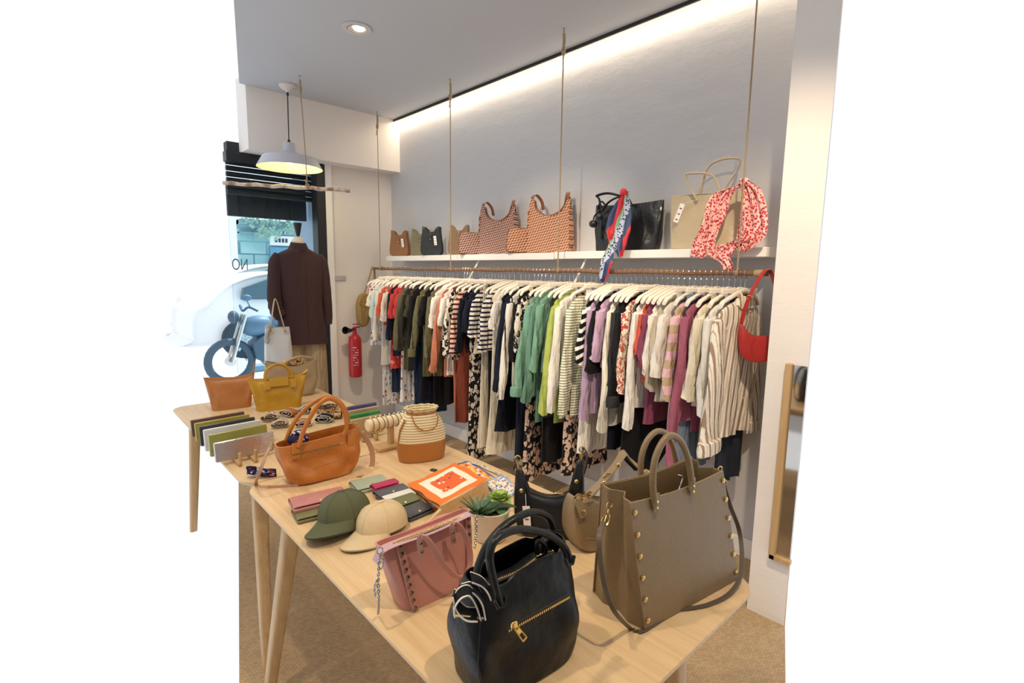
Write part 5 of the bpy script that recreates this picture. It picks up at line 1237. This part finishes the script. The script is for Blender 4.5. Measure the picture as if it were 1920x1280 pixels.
# ---------- tan bag ----------
A = V(.640, 1.835); B = V(.889, 1.820)
t = thing('handbag', 'tan orange leather handbag with arched handles at the back of the front table', 'handbag', (.748, 1.895, Z0), radians(-3)); L_ = Fr(t)
tA = lambda px, py, off=0: L_(on_line(px, py, (A.x, A.y+off), (B.x, B.y+off)))
build('body', shell(.235, .125, .315, .10, .165, 3.2, 64, 16, bulge=.011, wr=.015, seed=21, topz=lambda x, y: .010*x/.14, inner=.35), TAN, t)
zt = [tA(548+92*k/8, 853-21*k/8, -.018) for k in range(9)]; z = zipper(t, zt, .005, (0, -1, 0), 'front_zip', '8a6a3c', tooth=.003); build('zip_pull', MB().box(tA(641, 832, -.022), (.012, .004, .010), bev=.002).box(tA(642, 845, -.022), (.008, .003, .026), bev=.001), TAN, z)
for off, pts in ((.004, [(560, 838), (570, 805), (584, 778), (600, 756), (618, 747), (636, 756), (647, 776), (650, 800), (645, 815)]), (.085, [(536, 826), (546, 801), (560, 780), (578, 762), (600, 748), (622, 745), (640, 757), (651, 778), (653, 792)])):
    build('handle', MB().tube(cat([tA(px, py, off) for px, py in pts], 6), .0085, 12, flat=.7), TAN, t)
m = MB(); 
for x in (-.105, .10): m.strap([(x, -.058, .11), (x+.004, -.060, .14), (x+.005, -.050, .168)], .03, .006, (1, 0, 0))
build('handle_tab', m, TAN, t)
TS = leather('c19474', 300, .2, .5, .1)
m = MB(); m.strap(cat([tA(667, 808, .04), tA(686, 822, .04), tA(697, 845, .04), tA(698, 868, .04), tA(690, 885, .03), L_(PZ(672, 893, TZ+.004))], 6), .020, .003, (.93, -.35, .1))
m.strap(cat([tA(512, 830, .06), tA(500, 850, .04), tA(487, 885, .03), L_(PZ(480, 908, TZ+.004)), L_(PZ(500, 913, TZ+.004)), L_(PZ(560, 910, TZ+.004))], 6), .013, .003, (.7, -.35, .5))
ss = build('shoulder_strap', m, TS, t); m = MB(); clasp(m, tA(511, 825, .05), .9, (-.2, 0, -1)); clasp(m, tA(668, 796, .04), .9, (.3, 0, -1)); build('clasp', m, GOLD, ss)
bn = floral('20243f', 'c23a44', 'c9c2d8', 70, .4)
t2 = thing('bandana', 'navy and red patterned bandana in the tan bag opening', 'scarf', tA(0, 0) if False else t.location+Matrix.Rotation(t.rotation_euler[2], 3, 'Z') @ V(-.075, .0, .165))
build('cloth', MB().sphere((0, 0, 0), .032, sc=(1.3, .9, .7), n=18).sphere((.0, -.002, .024), .018, sc=(1.5, .8, .6), n=12), bn, t2)
p = PZ(492, 893, TZ+.004)
t2 = thing('bandana', 'navy and red patterned bandana lying at the left foot of the tan bag', 'scarf', p)
build('cloth', cloth_strip([(-.045, .04, .022), (-.02, .02, .02), (.01, .0, .014), (.045, -.02, .006)], [.03, .06, .07, .05], .010, 2, wdir=(.2, .6, .1), depthdir=(0, 0, 1), seed=6), bn, t2)
# ---------- bucket bag ----------
t = thing('bucket_bag', 'straw and tan leather drawstring bucket bag standing behind the orange scarf', 'handbag', (1.150, 1.805, Z0), radians(-20))
def ovr(a, b, z, n=56, gat=0): return [V(a*math.copysign(abs(cos(q))**.85, cos(q))*(1+gat*sin(q*14)), b*math.copysign(abs(sin(q))**.85, sin(q))*(1+gat*sin(q*14)), z) for q in [2*pi*k/n for k in range(n)]]
TL = leather('b3712f', 300, .2, .45, .15)
build('leather_base', MB().loft([ovr(.092, .052, 0), ovr(.097, .057, .003), ovr(.103, .060, .04), ovr(.104, .060, .082), ovr(.101, .058, .084)]), TL, t)
sw_ = NT('woven_straw'); z1 = sw_.sep('Z'); bandv = sw_.math('FRACT', sw_.math('DIVIDE', z1, .0105)); ln = sw_.step(sw_.math('ABSOLUTE', sw_.math('SUBTRACT', bandv, .5)), .34, .42)
sw_.color(sw_.mix(ln, 'ecdcb0', 'a98748')); sw_.bump(sw_.math('SUBTRACT', 1, ln), .8, .003); sw_.bump(sw_.noise(2, 2, sw_.mp((160, 160, 20))), .4, .002); SW = sw_.pr(.8)
Rg = [ovr(.103, .0595, .078), ovr(.104, .060, .10), ovr(.100, .058, .13), ovr(.088, .053, .165, gat=.01), ovr(.068, .042, .192, gat=.04), ovr(.057, .037, .205, gat=.07), ovr(.069, .046, .226, gat=.11), ovr(.064, .042, .226, gat=.11), ovr(.052, .033, .205, gat=.07), ovr(.05, .03, .19)]
build('straw_body', MB().loft(Rg, cap0=False), SW, t)
build('drawstring', MB().tube(ovr(.060, .040, .205, 40), .003, 6, closed=True).tube(cat([V(-.05, -.040, .205), V(-.035, -.062, .165), V(0, -.066, .14), V(.045, -.064, .15), V(.06, -.050, .185), V(.055, -.035, .207)], 6), .003, 6), TL, t)
m = MB()
for k in range(8): a = k*pi/4; m.ring((.066*cos(a), .043*sin(a), .218), .005, .0012, (cos(a), sin(a), 0))
build('eyelet', m, GOLD, t)
build('side_tab', MB().strap([(-.102, -.02, .09), (-.095, -.025, .14), (-.075, -.03, .185)], .014, .003, (0, 1, 0)), TL, t)
# ---------- scarves and board ----------
P = lambda px, py, z=TZ+.003: PZ(px, py, z)
c1, c2 = PZ(786, 990, TZ), PZ(905, 925, TZ); h1_, h2_ = PZ(824, 950, TZ+.055), PZ(915, 900, TZ+.055)
l1, l2 = PZ(770, 908, TZ+.012), PZ(858, 870, TZ+.012)
o_ = (h1_+l2)/2; o_.z = TZ
t = thing('display_board', 'sloping wooden display board under the orange and white scarf', 'stand', V(o_.x, o_.y, Z0)); f = lambda p: p-V(o_.x, o_.y, Z0)
n_ = (h2_-h1_).cross(l1-h1_).normalized(); n_ = n_ if n_.z > 0 else -n_
build('sloping_panel', MB().loft([[f(x-n_*.004) for x in (l1, h1_, h2_, l2)], [f(x-n_*.012) for x in (l1, h1_, h2_, l2)]]), OAKX, t, smooth=False)
dn_ = V(0, 0, 1)
build('front_edge', MB().loft([[f(V(a.x, a.y, TZ+.001)), f(V(b_.x, b_.y, TZ+.001)), f(b_+V(.004, .004, .004)), f(a+V(.004, .004, .004))] for a, b_ in ((h1_, h2_),)]+[[f(V(a.x-.006, a.y-.010, TZ+.001)), f(V(b_.x-.006, b_.y-.010, TZ+.001)), f(b_+V(-.004, -.008, .004)), f(a+V(-.004, -.008, .004))] for a, b_ in ((h1_, h2_),)]), OAKX, t, smooth=False)
build('foot', MB().tube([f(h1_+V(-.002, -.012, -.004)), f(PZ(792, 990, TZ+.008))], .008, 6), OAKX, t)
def sheet(name, label, cs, n, mat, wave=.002, seed=0, cat_='scarf', fringe=0, loc0=None):
    # cs: four corners around; a draped cloth with real thickness
    r_ = random.Random(seed); ph = [r_.uniform(0, 6) for _ in range(4)]; c0 = sum(cs, V(0, 0, 0))/4; c0.z = min(c.z for c in cs)
    t = thing(name, label, cat_, c0); X = (cs[1]-cs[0]); Y = (cs[3]-cs[0]); nn = X.cross(Y).normalized(); nn = nn if nn.z > 0 else -nn
    A_, B_ = [], []
    m = MB(); g_ = {}
    for top in (1, 0):
        for i in range(n+1):
            for j in range(n+1):
                u, v_ = i/n, j/n; p = cs[0]*(1-u)*(1-v_)+cs[1]*u*(1-v_)+cs[2]*u*v_+cs[3]*(1-u)*v_
                h = wave*(sin(9*u+ph[0])+sin(7*v_+ph[1]+3*u)+1.2*sin(13*(u+v_)+ph[2]))*.5+wave
                e = .003*(sin(14*u+ph[3])+sin(11*v_+ph[1])); p = p+X.normalized()*e*(1 if i in (0, n) else 0)+Y.normalized()*e*(1 if j in (0, n) else 0)
                g_[(top, i, j)] = len(m.v); m.v.append(tuple(p+nn*(h+(.0016 if top else 0))-c0))
    for i in range(n):
        for j in range(n):
            m.f.append((g_[(1, i, j)], g_[(1, i+1, j)], g_[(1, i+1, j+1)], g_[(1, i, j+1)])); m.m.append(0)
            m.f.append((g_[(0, i, j)], g_[(0, i, j+1)], g_[(0, i+1, j+1)], g_[(0, i+1, j)])); m.m.append(0)
    for i in range(n):
        for a_, b_ in (((i, 0), (i+1, 0)), ((i+1, n), (i, n)), ((0, i+1), (0, i)), ((n, i), (n, i+1))):
            m.f.append((g_[(1,)+a_], g_[(0,)+a_], g_[(0,)+b_], g_[(1,)+b_])); m.m.append(0)
    o = build('cloth', m, mat, t)
    uv = o.data.uv_layers.new(name='uv'); inv = {}
    for (tp, i, j), idx in g_.items(): inv[idx] = (i/n, j/n)
    for lp_ in o.data.loops: uv.data[lp_.index].uv = inv[lp_.vertex_index]
    return t
def uvmat(kind):
    t_ = NT('printed_silk'); uvn = t_.n('ShaderNodeUVMap'); uvn.uv_map = 'uv'; uv = uvn.outputs[0]; u = t_.sep('X', uv); v_ = t_.sep('Y', uv)
    d = t_.math('MINIMUM', t_.math('MINIMUM', u, t_.math('SUBTRACT', 1, u)), t_.math('MINIMUM', v_, t_.math('SUBTRACT', 1, v_)))
    nz = t_.noise(6, 2, uv); VS = 12 if kind == 'orange' else 5.5; vo = t_.vor(VS, uv); vc = t_.n('ShaderNodeSeparateColor'); t_.l(t_.vor(VS, uv, out='Color'), vc.inputs[0])
    if kind == 'orange':
        fl = t_.mix(t_.step(vo, .30, .34), 'f3dcc4', 'e8662a'); fl = t_.mix(t_.math('MULTIPLY', t_.step(vc.outputs[0], .6, .62), t_.math('SUBTRACT', 1, t_.step(vo, .32, .36))), fl, '9a3550')
        c_ = t_.mix(t_.step(d, .25, .26), 'f8ecd4', fl); c_ = t_.mix(t_.step(d, .12, .13), 'ee7a28', c_); 
    elif kind == 'blue':
        fl = t_.mix(t_.step(nz, .52, .56), 'f2a93a', 'e9e6df'); fl = t_.mix(t_.math('SUBTRACT', 1, t_.step(vo, .26, .30)), fl, '3f56a0'); fl = t_.mix(t_.math('MULTIPLY', t_.step(vc.outputs[1], .7, .72), t_.math('SUBTRACT', 1, t_.step(vo, .34, .38))), fl, 'd9602f')
        c_ = t_.mix(t_.step(d, .06, .07), '4b5c9c', fl)
    elif kind == 'yellow':
        fl = t_.mix(t_.step(vo, .33, .38), 'f0ac2c', 'efeadf'); fl = t_.mix(t_.step(t_.noise(11, 3, uv), .55, .58), fl, '4a6bb0'); c_ = t_.mix(t_.step(d, .05, .06), '8fb0d0', fl)
    else:
        fl = t_.mix(t_.step(t_.noise(16, 3, uv), .50, .54), 'efe6d2', '56617c'); c_ = t_.mix(t_.step(t_.vor(9, uv), .3, .34), 'e6b64c', fl)
    t_.color(c_); t_.bump(t_.noise(14, 3), .5, .006); return t_.pr(.65)
up = n_*.001
sheet('silk_scarf', 'orange and white bordered scarf spread over the sloping wooden board', [l1+up+V(-.01, .0, 0), l2+up+V(.0, .01, 0), h2_+up, h1_+up], 22, uvmat('orange'), .002, 3)
sheet('silk_scarf', 'orange folded scarf edge lying at the low side of the board', [P(770, 910, TZ+.002), P(788, 922, TZ+.002), P(826, 962, TZ+.002), P(806, 958, TZ+.002)], 10, uvmat('orange'), .002, 8)
sheet('silk_scarf', 'blue, orange and white printed scarf lying right of the orange scarf', [P(852, 872), P(878, 865), P(935, 902), P(905, 918)], 18, uvmat('blue'), .0025, 4)
sheet('silk_scarf', 'yellow and blue flowered scarf lying nearest the right table edge', [P(905, 905, TZ+.006), P(940, 893, TZ+.006), P(974, 915, TZ+.004), P(948, 942, TZ+.004)], 18, uvmat('yellow'), .0025, 5)
sheet('silk_scarf', 'narrow beige and grey patterned scarf along the right table edge', [P(876, 866), P(893, 868), P(955, 898), P(938, 892)], 14, uvmat('beige'), .002, 6)
tag(build('small_card', MB().box((0, 0, .003), (.018, .026, .004), bev=.001), plain('35332f', .6), loc=PZ(813, 882, TZ+.001), rz=.3), 'tiny dark card lying on the table in front of the bucket bag', 'card')
# ---------- wallets ----------
def wallet(px, py, L, Wd, Hh, rz, col, label, z=0, open_=0, tiltx=0, btn=True):
    p = PZ(px, py, TZ+z+Hh*.5); t = thing('wallet', label, 'wallet', (p.x, p.y, Z0+z), radians(rz)); LT = leather(col, 380, .2, .40, .35); n = 10
    def rr(w_, l_, z_, r=.006):
        out = []
        for sx, sy, a0 in ((1, 1, 0), (-1, 1, 90), (-1, -1, 180), (1, -1, 270)):
            for k in range(4): a = radians(a0+30*k); out.append(V(sx*(l_/2-r)+r*cos(a), sy*(w_/2-r)+r*sin(a), z_))
        return out
    build('back_cover', MB().loft([rr(Wd-.004, L-.004, .0), rr(Wd, L, .002), rr(Wd, L, Hh*.42), rr(Wd-.004, L-.004, Hh*.48)]), LT, t)
    fl = MB(); ys = [(Wd/2+.001, .001), (Wd/2+.003, Hh*.5), (Wd/2-.004, Hh*.96), (Wd*.2, Hh*1.02), (-Wd*.2, Hh*.98), (-Wd*.36, Hh*.86), (-Wd*.42, Hh*.74)]
    fl.strap(cat([V(0, y, z_) for y, z_ in ys], 4), L, .003, (1, 0, 0)); build('flap', fl, LT, t)
    if btn: build('snap_button', MB().stud((0, -Wd*.30, Hh*.92), (0, -.3, 1), .005, .003), GOLD, t)
    t.rotation_euler[1] = radians(tiltx); return t
wallet(598, 936, .175, .085, .022, -8, 'bf7f76', 'dusty pink leather wallet lying behind the olive one, front left', z=.019)
wallet(606, 956, .178, .085, .018, -8, '7b7748', 'glossy olive green wallet in front of the dusty pink one', z=0)
wallet(694, 907, .125, .095, .018, -6, 'a5b096', 'sage green wallet under the magenta wallet', z=0)
wallet(722, 909, .095, .045, .014, -2, 'b52a58', 'magenta pink wallet lying on top of the sage green wallet', z=.020, btn=False)
wallet(734, 921, .115, .055, .014, -2, '55585c', 'dark grey wallet between the magenta and the white wallets', z=.010, btn=True)
wallet(748, 931, .11, .055, .014, -2, 'e9e5dc', 'white wallet in the fan of small wallets', z=.006, btn=False)
wallet(755, 942, .115, .07, .020, 0, '6f7247', 'olive green wallet in the fan, right behind the beige cap', z=.0)
wallet(779, 958, .10, .075, .018, 6, '4c4e52', 'charcoal grey wallet nearest the sloping board', z=0)
# ---------- caps ----------
def cap(label, c, rz, pitch, roll, col, z, s=1.0):
    CM = NT('cotton_twill'); CM.color(CM.mix(CM.noise(40, 3), lin(col), tuple(x*.85 for x in lin(col)[:3])+(1,))); CM.bump(CM.noise(12, 2), .5, .008); CM.bump(CM.noise(700, 1), .3, .0006); CM = CM.pr(.9, spec=.2)
    t = thing('cap', label, 'cap', (c[0], c[1], z)); t.rotation_euler = (radians(roll), radians(pitch), radians(rz)); t.scale = (s, s, s)
    R_ = []; n = 48
    for i in range(13):
        a = i/12*pi/2; r = .088*cos(a)**.72 if i < 12 else .002; z_ = .078*sin(a)**.9
        R_.append([V(r*1.06*cos(q)*(1-.02*abs(sin(3*q))), r*.92*sin(q)*(1-.02*abs(sin(3*q))), z_*(1-.010*abs(sin(3*q)))) for q in [2*pi*k/n for k in range(n)]])
    R_[12] = [V(p.x, p.y, .078) for p in R_[12]]
    # inside
    inn = [[V(p.x*.96, p.y*.96, p.z*.96+.0005) for p in r] for r in R_]
    m = MB().loft(list(reversed(inn))+R_, cap0=True, cap1=True)
    # arched opening at the back (+x side): drop faces low at the back
    keep = [(f_, k_) for f_, k_ in zip(m.f, m.m) if not (len(f_) == 4 and (lambda c_: c_.x > .045 and abs(c_.y) < .040 and c_.z < .048-.6*abs(c_.y))(sum((V(*m.v[i]) for i in f_), V(0, 0, 0))/4))]
    m.f = [k_[0] for k_ in keep]; m.m = [k_[1] for k_ in keep]
    build('crown', m, CM, t)
    V_ = []
    for i in range(9):
        u = i/8; row = []
        for k in range(17):
            th = radians(-62+124*k/16)+pi; r0 = .087; ext = .078*cos((k-8)/8*pi/2)**.55*u
            row.append(V((r0+ext)*1.04*cos(th), (r0*.92+ext*.35)*sin(th), .004-.020*u*(1-.2)+(-.016*(abs(k-8)/8)**2)*u))
        V_.append(row)
    m = MB(); m.loft([a_+[p-V(0, 0, .0035) for p in reversed(a_)] for a_ in V_]); build('visor', m, CM, t)
    build('top_button', MB().sphere((0, 0, .079), .0075, sc=(1, 1, .6)), CM, t)
    m = MB()
    for k in range(6):
        q = radians(60*k); m.tube([V(.0885*1.06*cos(a_)**.72*cos(q), .0885*.92*cos(a_)**.72*sin(q), .0785*sin(a_)**.9) for a_ in [i/10*pi/2*.96+.03 for i in range(11)]], .0009, 5)
    build('crown_seam', m, CM, t)
    m = MB()
    for k in range(6): q = radians(30+60*k); m.ring((.062*cos(q), (.055*sin(q)), .056), .003, .0011, (cos(q), sin(q), .8))
    build('eyelet', m, CM, t)
    m = MB().strap(cat([V(.080*cos(q)*1.06, .080*sin(q)*.95, .008) for q in (-.55, -.28, 0, .28, .55)], 5), .016, .002, (0, 0, 1)); b_ = build('back_strap', m, CM, t)
    build('strap_buckle', MB().box((.089, .0, .008), (.003, .022, .002)).box((.089, .0, .018), (.003, .022, .002)).box((.089, .011, .013), (.003, .002, .012)).box((.089, -.011, .013), (.003, .002, .012)), BLACK, b_)
    return t
cap('beige cotton cap with a button on top, nearest the pink bag', (.725, 1.365), 20, 3, -6, 'd9c197', Z0+.013, .92)
cap('olive green cotton cap resting against the beige cap', (.655, 1.475), 30, 5, -10, '5f6146', Z0+.030, .95)
# ---------- bracelet stand ----------
p0, p1 = PZ(684, 787, TZ+.125), PZ(768, 770, TZ+.125)
ctr = PZ(733, 838, TZ); t = thing('bracelet_stand', 'wooden T shaped stand with a cream padded roll carrying bracelets', 'stand', (ctr.x, ctr.y, Z0))
ax = V(.96, .02, 0).normalized(); bc = V(PZ(725, 779, TZ+.12).x, ctr.y+.0, TZ+.120); hl = .115
build('base', MB().box((-.01, 0, .009), (.13, .075, .018), bev=.003), OAKX, t); build('post', MB().box((0, 0, .065), (.022, .026, .10), bev=.002), OAKZ, t)
q_ = ax.to_track_quat('Z', 'Y').to_matrix(); rc = V(0, 0, .122)
ro = build('padded_roll', MB().lathe([(.001, -hl), (.022, -hl), (.027, -hl+.004), (.027, hl-.004), (.022, hl), (.001, hl)], rc, 28, 0, q_), plain('efdcb2', .8, name='velvet', bump=.2), t)
for k in range(9):
    tb = thing('bracelet', (('thin dark cord bracelet with a pearl, ' if k % 2 else 'thin brown cord bracelet with a pearl, ')+('at the left end of the padded roll', 'second from the left end of the roll', 'third from the left end of the roll', 'fourth from the left end of the roll', 'in the middle of the padded roll', 'fourth from the right end of the roll', 'third from the right end of the roll', 'second from the right end of the roll', 'at the right end of the padded roll')[k]), 'bracelet', (ctr.x, ctr.y, Z0), 0, 'bracelets on the padded roll')
    c = rc+ax*(-hl+.022+.023*k); build('cord', MB().ring(c, .0285, .0014, ax+V(0, .12*(k % 3-1), .08*(k % 2)), n=24), plain('3d2c22' if k % 2 else '6d4a33', .6), tb)
    build('pearl', MB().sphere(c+V(0, .006, .030), .0045, n=10), plain('efe2cf', .3), tb)
# ---------- clutch racks ----------
def rack_rail(label, a, b, sticks):
    t = thing('clutch_rack', label, 'rack', V(a.x, a.y, Z0)); d = b-a; d.z = 0; u = d.normalized(); s_ = V(-u.y, u.x, 0)
    for o in (-.03, .03):
        build('rail', MB().box(d*.5+s_*o+V(0, 0, .008), (d.length, .014, .014), rz=math.atan2(d.y, d.x), bev=.002), OAKX, t)
    for k in range(sticks):
        q = d*(k/(sticks-1)); build('dowel', MB().tube([q+s_*.03+V(0, 0, .01), q+s_*.03+V(0, 0, .055)], .006, 10).tube([q-s_*.03+V(0, 0, .01), q-s_*.03+V(0, 0, .055)], .006, 10), OAKZ, t)
    return t
def clutch(label, p, rz, L, Hh, th, mat, lean=8, grp=None, zip_=False):
    t = thing('clutch', label, 'clutch bag', V(p.x, p.y, p.z), radians(rz)); t.rotation_euler[0] = radians(-lean)
    m = MB().box((0, 0, Hh/2), (L, th, Hh), bev=min(.003, th*.3)); build('body', m, mat, t)
    build('fold_seam', MB().box((0, -th/2-.0004, Hh*.30), (L*.99, .0012, .0016)), mat, t); return t
ra, rb = PZ(664, 800, TZ), PZ(694, 838, TZ)
rack_rail('small wooden rack holding the purple and green wallets on edge', V(1.085, 2.14, TZ), V(1.20, 2.52, TZ), 4)
GC = leather('3f9a4c', 300, .2, .3, .2); PC = leather('5c5685', 300, .2, .4, .2); BC = leather('c2a67c', 300, .2, .4, .2); DC = leather('3a7a3c', 300, .2, .4, .2)
for k, (mt, nm) in enumerate(((BC, 'slim beige wallet on edge in the rack, nearest the padded roll'), (GC, 'bright green wallet on edge in the small rack'), (BC, 'tan wallet on edge between the green and purple ones'), (PC, 'purple wallet on edge at the back of the small rack'))):
    y_ = 2.20+.075*k; clutch(nm, V(1.10+.03*k, y_, TZ+.016), 0, .16, .085, .022, mt, 6)
mt_silver = NT('silver_leather'); mt_silver.color('cfc6bd'); mt_silver.bump(mt_silver.noise(60, 4), .6, .003); SIL = mt_silver.pr(.28, .85)
rack_rail('wooden rack with dowels holding the silver and lime clutches at left', V(.575, 2.20, TZ), V(.575, 2.74, TZ), 5)
for k, (mt, nm, hh) in enumerate(((SIL, 'silver metallic clutch standing in the left rack, nearest the tan bag', .092), (leather('a7a24a', 300, .2, .3, .2), 'lime olive clutch standing behind the silver one', .105), (leather('efe9df', 300, .2, .4, .2), 'white clutch standing behind the lime olive one', .105), (leather('3b3a36', 300, .2, .4, .2), 'dark clutch in the left rack behind the white one', .10), (leather('b5a23c', 300, .2, .4, .2), 'mustard clutch near the far end of the left rack', .095), (leather('6d4a33', 300, .2, .4, .2), 'brown clutch at the far end of the left rack', .09))):
    clutch(nm, V(.585, 2.265+.085*k, TZ+.016), 2, .23, hh-.012, .02, mt, 9)
# ---------- rolled straps ----------
def coil(px, py, label, mat, r=.028, w_=.035, turns=2.3, rz=0, edge=None, lie=False):
    p = PZ(px, py, TZ+.012); t = thing('rolled_strap', label, 'bag strap', (p.x, p.y, Z0), radians(rz)); pts = []
    n = int(turns*18)
    for i in range(n+1):
        a = i/18*2*pi; rr_ = .008+(r-.008)*i/n; pts.append(V(rr_*1.5*cos(a), 0, r*.62+rr_*.62*sin(a)) if not lie else V(rr_*1.3*cos(a), rr_*sin(a), w_/2))
    sd = (0, 1, 0) if not lie else (0, 0, 1); o = build('band', MB().strap(pts, w_, .0026, sd), mat, t)
    if edge:
        m = MB()
        for s_ in (-1, 1): m.tube([q+V(*sd)*w_/2*s_ for q in pts], .0016, 5)
        build('edge_cord', m, edge, o)
    build('clasp', MB().ring((r*1.5, 0, .008), .008, .0018, (0, 0, 1)), STEEL, t)
    return t
SN = floral('cdb79a', '6e5845', 'a58c70', 80, .45); LEO = floral('d0a877', '3a2a20', '8a5f3a', 90, .42)
coil(506, 785, 'snake print bag strap, rolled, at the left of the coiled straps', SN, .036, .05, rz=-30, edge=plain('b3a490', .7))
coil(523, 797, 'pale patterned bag strap loop lying in front of the snake print strap', SN, .032, .04, rz=-20, edge=plain('b3a490', .7))
coil(540, 776, 'tan and cream rolled bag strap below the yellow bag', fabric('b4713f'), .034, .05, rz=-60, edge=wc)
coil(567, 771, 'black and white checked bag strap rolled behind the tan ones', stripes('e7e0d4', '1b1b1d', .016, .5, axis='X'), .030, .045, rz=-40, edge=wc)
coil(567, 795, 'tan bag strap with cream edges behind the tan bag handles', fabric('b4713f'), .030, .045, rz=-20, edge=wc)
coil(606, 787, 'black rolled bag strap with white edges seen through the tan handles', bm1, .034, .05, rz=-35, edge=wc)
coil(612, 768, 'large leopard print strap coiled flat, seen through the tan handles', LEO, .052, .03, turns=3.2, rz=10, lie=True, edge=plain('2a2220', .7))
coil(633, 779, 'black and beige strap at the right end of the coiled straps', LEO, .030, .04, rz=60, edge=BLACK)
# ---------- bags at the back of the second table ----------
def trap_bag(label, c, rz, Lb, Lt, D, Hh, mat, handles, flap=None, wing=.02, seed=0, name='handbag'):
    t = thing(name, label, 'handbag', (c[0], c[1], Z0), radians(rz)); rings = []; r_ = random.Random(seed); ph = r_.uniform(0, 6)
    for i in range(15):
        u = i/14; a = (Lb+(Lt-Lb)*u**1.4)/2; b = max(.006, D/2*(1-u)**.6+.006); ring = []
        for k in range(56):
            th = 2*pi*k/56; c_, s_ = cos(th), sin(th); f = math.copysign(abs(c_)**.4, c_); x = a*f; w_ = .005*sin(pi*u)*(sin(4*th+ph+5*u)+.6*sin(7*th-4*u))
            ring.append(V(x, (b*math.copysign(abs(s_)**.5, s_)+w_), Hh*u+wing*u**3*abs(f)**6-.004*u))
        rings.append(ring)
    build('body', MB().loft(rings), mat, t)
    for hp in handles: build('handle', MB().tube(cat(hp, 6), .006, 10, flat=.8), mat, t)
    return t
YL = leather('c9951f', 380, .15, .36, .8)
t = trap_bag('mustard yellow leather bag with a flap and arched handles at the back', (.968, 3.02), -8, .235, .315, .10, .165, YL,
    [[(-.062, -.022, .150), (-.066, -.024, .19), (-.05, -.022, .235), (0, -.02, .258), (.05, -.022, .235), (.078, -.024, .19), (.075, -.022, .150)], [(-.062, .012, .15), (-.066, .014, .19), (-.05, .014, .23), (0, .014, .248), (.05, .014, .225), (.075, .012, .15)]], seed=4, wing=.028)
build('flap', MB().loft([[V(x, -.016-.018*k/4-(.002), .178-.045*k/4+(.006 if abs(x) > .04 else 0)*0) for x in (-.05, -.025, 0, .025, .05)]+[V(x, -.020-.018*k/4-(.002), .178-.045*k/4) for x in (.05, .025, 0, -.025, -.05)] for k in range(5)]), YL, t)
m = MB()
for x in (-.062, .076): m.strap(cat([(x, -.024, .165), (x, -.034, .145), (x, -.042, .120)], 4), .034, .004, (1, 0, 0))
build('handle_tab', m, YL, t); build('zip_end', MB().strap([(.14, 0, .185), (.165, 0, .205)], .016, .006, (0, 1, 0)), leather('e0b24a', 380, .15, .36, .3), t)
t = trap_bag('dull orange leather bag standing left of the mustard yellow bag', (.765, 3.20), -8, .20, .26, .10, .165, leather('c07a3c', 320, .2, .42, .6), [], seed=6, wing=.03)
build('handle', MB().tube(cat([(.11, 0, .17), (.125, 0, .21), (.13, 0, .245)], 4), .005, 8), leather('c07a3c', 320, .2, .42, .6), t)
BGE = leather('b49a74', 320, .25, .5, .9)
t = thing('tote_bag', 'slouchy beige tote with leopard lining behind the yellow bag', 'handbag', (1.135, 3.27, Z0), radians(-14))
build('body', shell(.25, .12, .30, .09, .20, 3.6, 60, 16, bulge=.008, wr=.012, seed=31, topz=lambda x, y: .02*math.cos(x*16)*(-1)+.012, inner=.4), BGE, t)
build('lining_pouch', MB().sphere((.02, -.02, .215), .06, sc=(1.35, .6, .42), n=20), LEO, t)
build('rolled_rim', MB().tube(cat([(-.05, -.035, .20), (-.01, -.05, .235), (.05, -.05, .25), (.11, -.03, .235)], 6), .008, 8), BGE, t)
build('shoulder_strap', MB().strap(cat([(.145, 0, .21), (.165, .0, .24), (.17, -.01, .15), (.172, -.01, .02)], 6), .022, .004, (.3, 1, 0)).strap(cat([(-.14, -.01, .20), (-.17, -.02, .23), (-.12, -.04, .19)], 5), .016, .004, (0, 1, 0)), BGE, t)
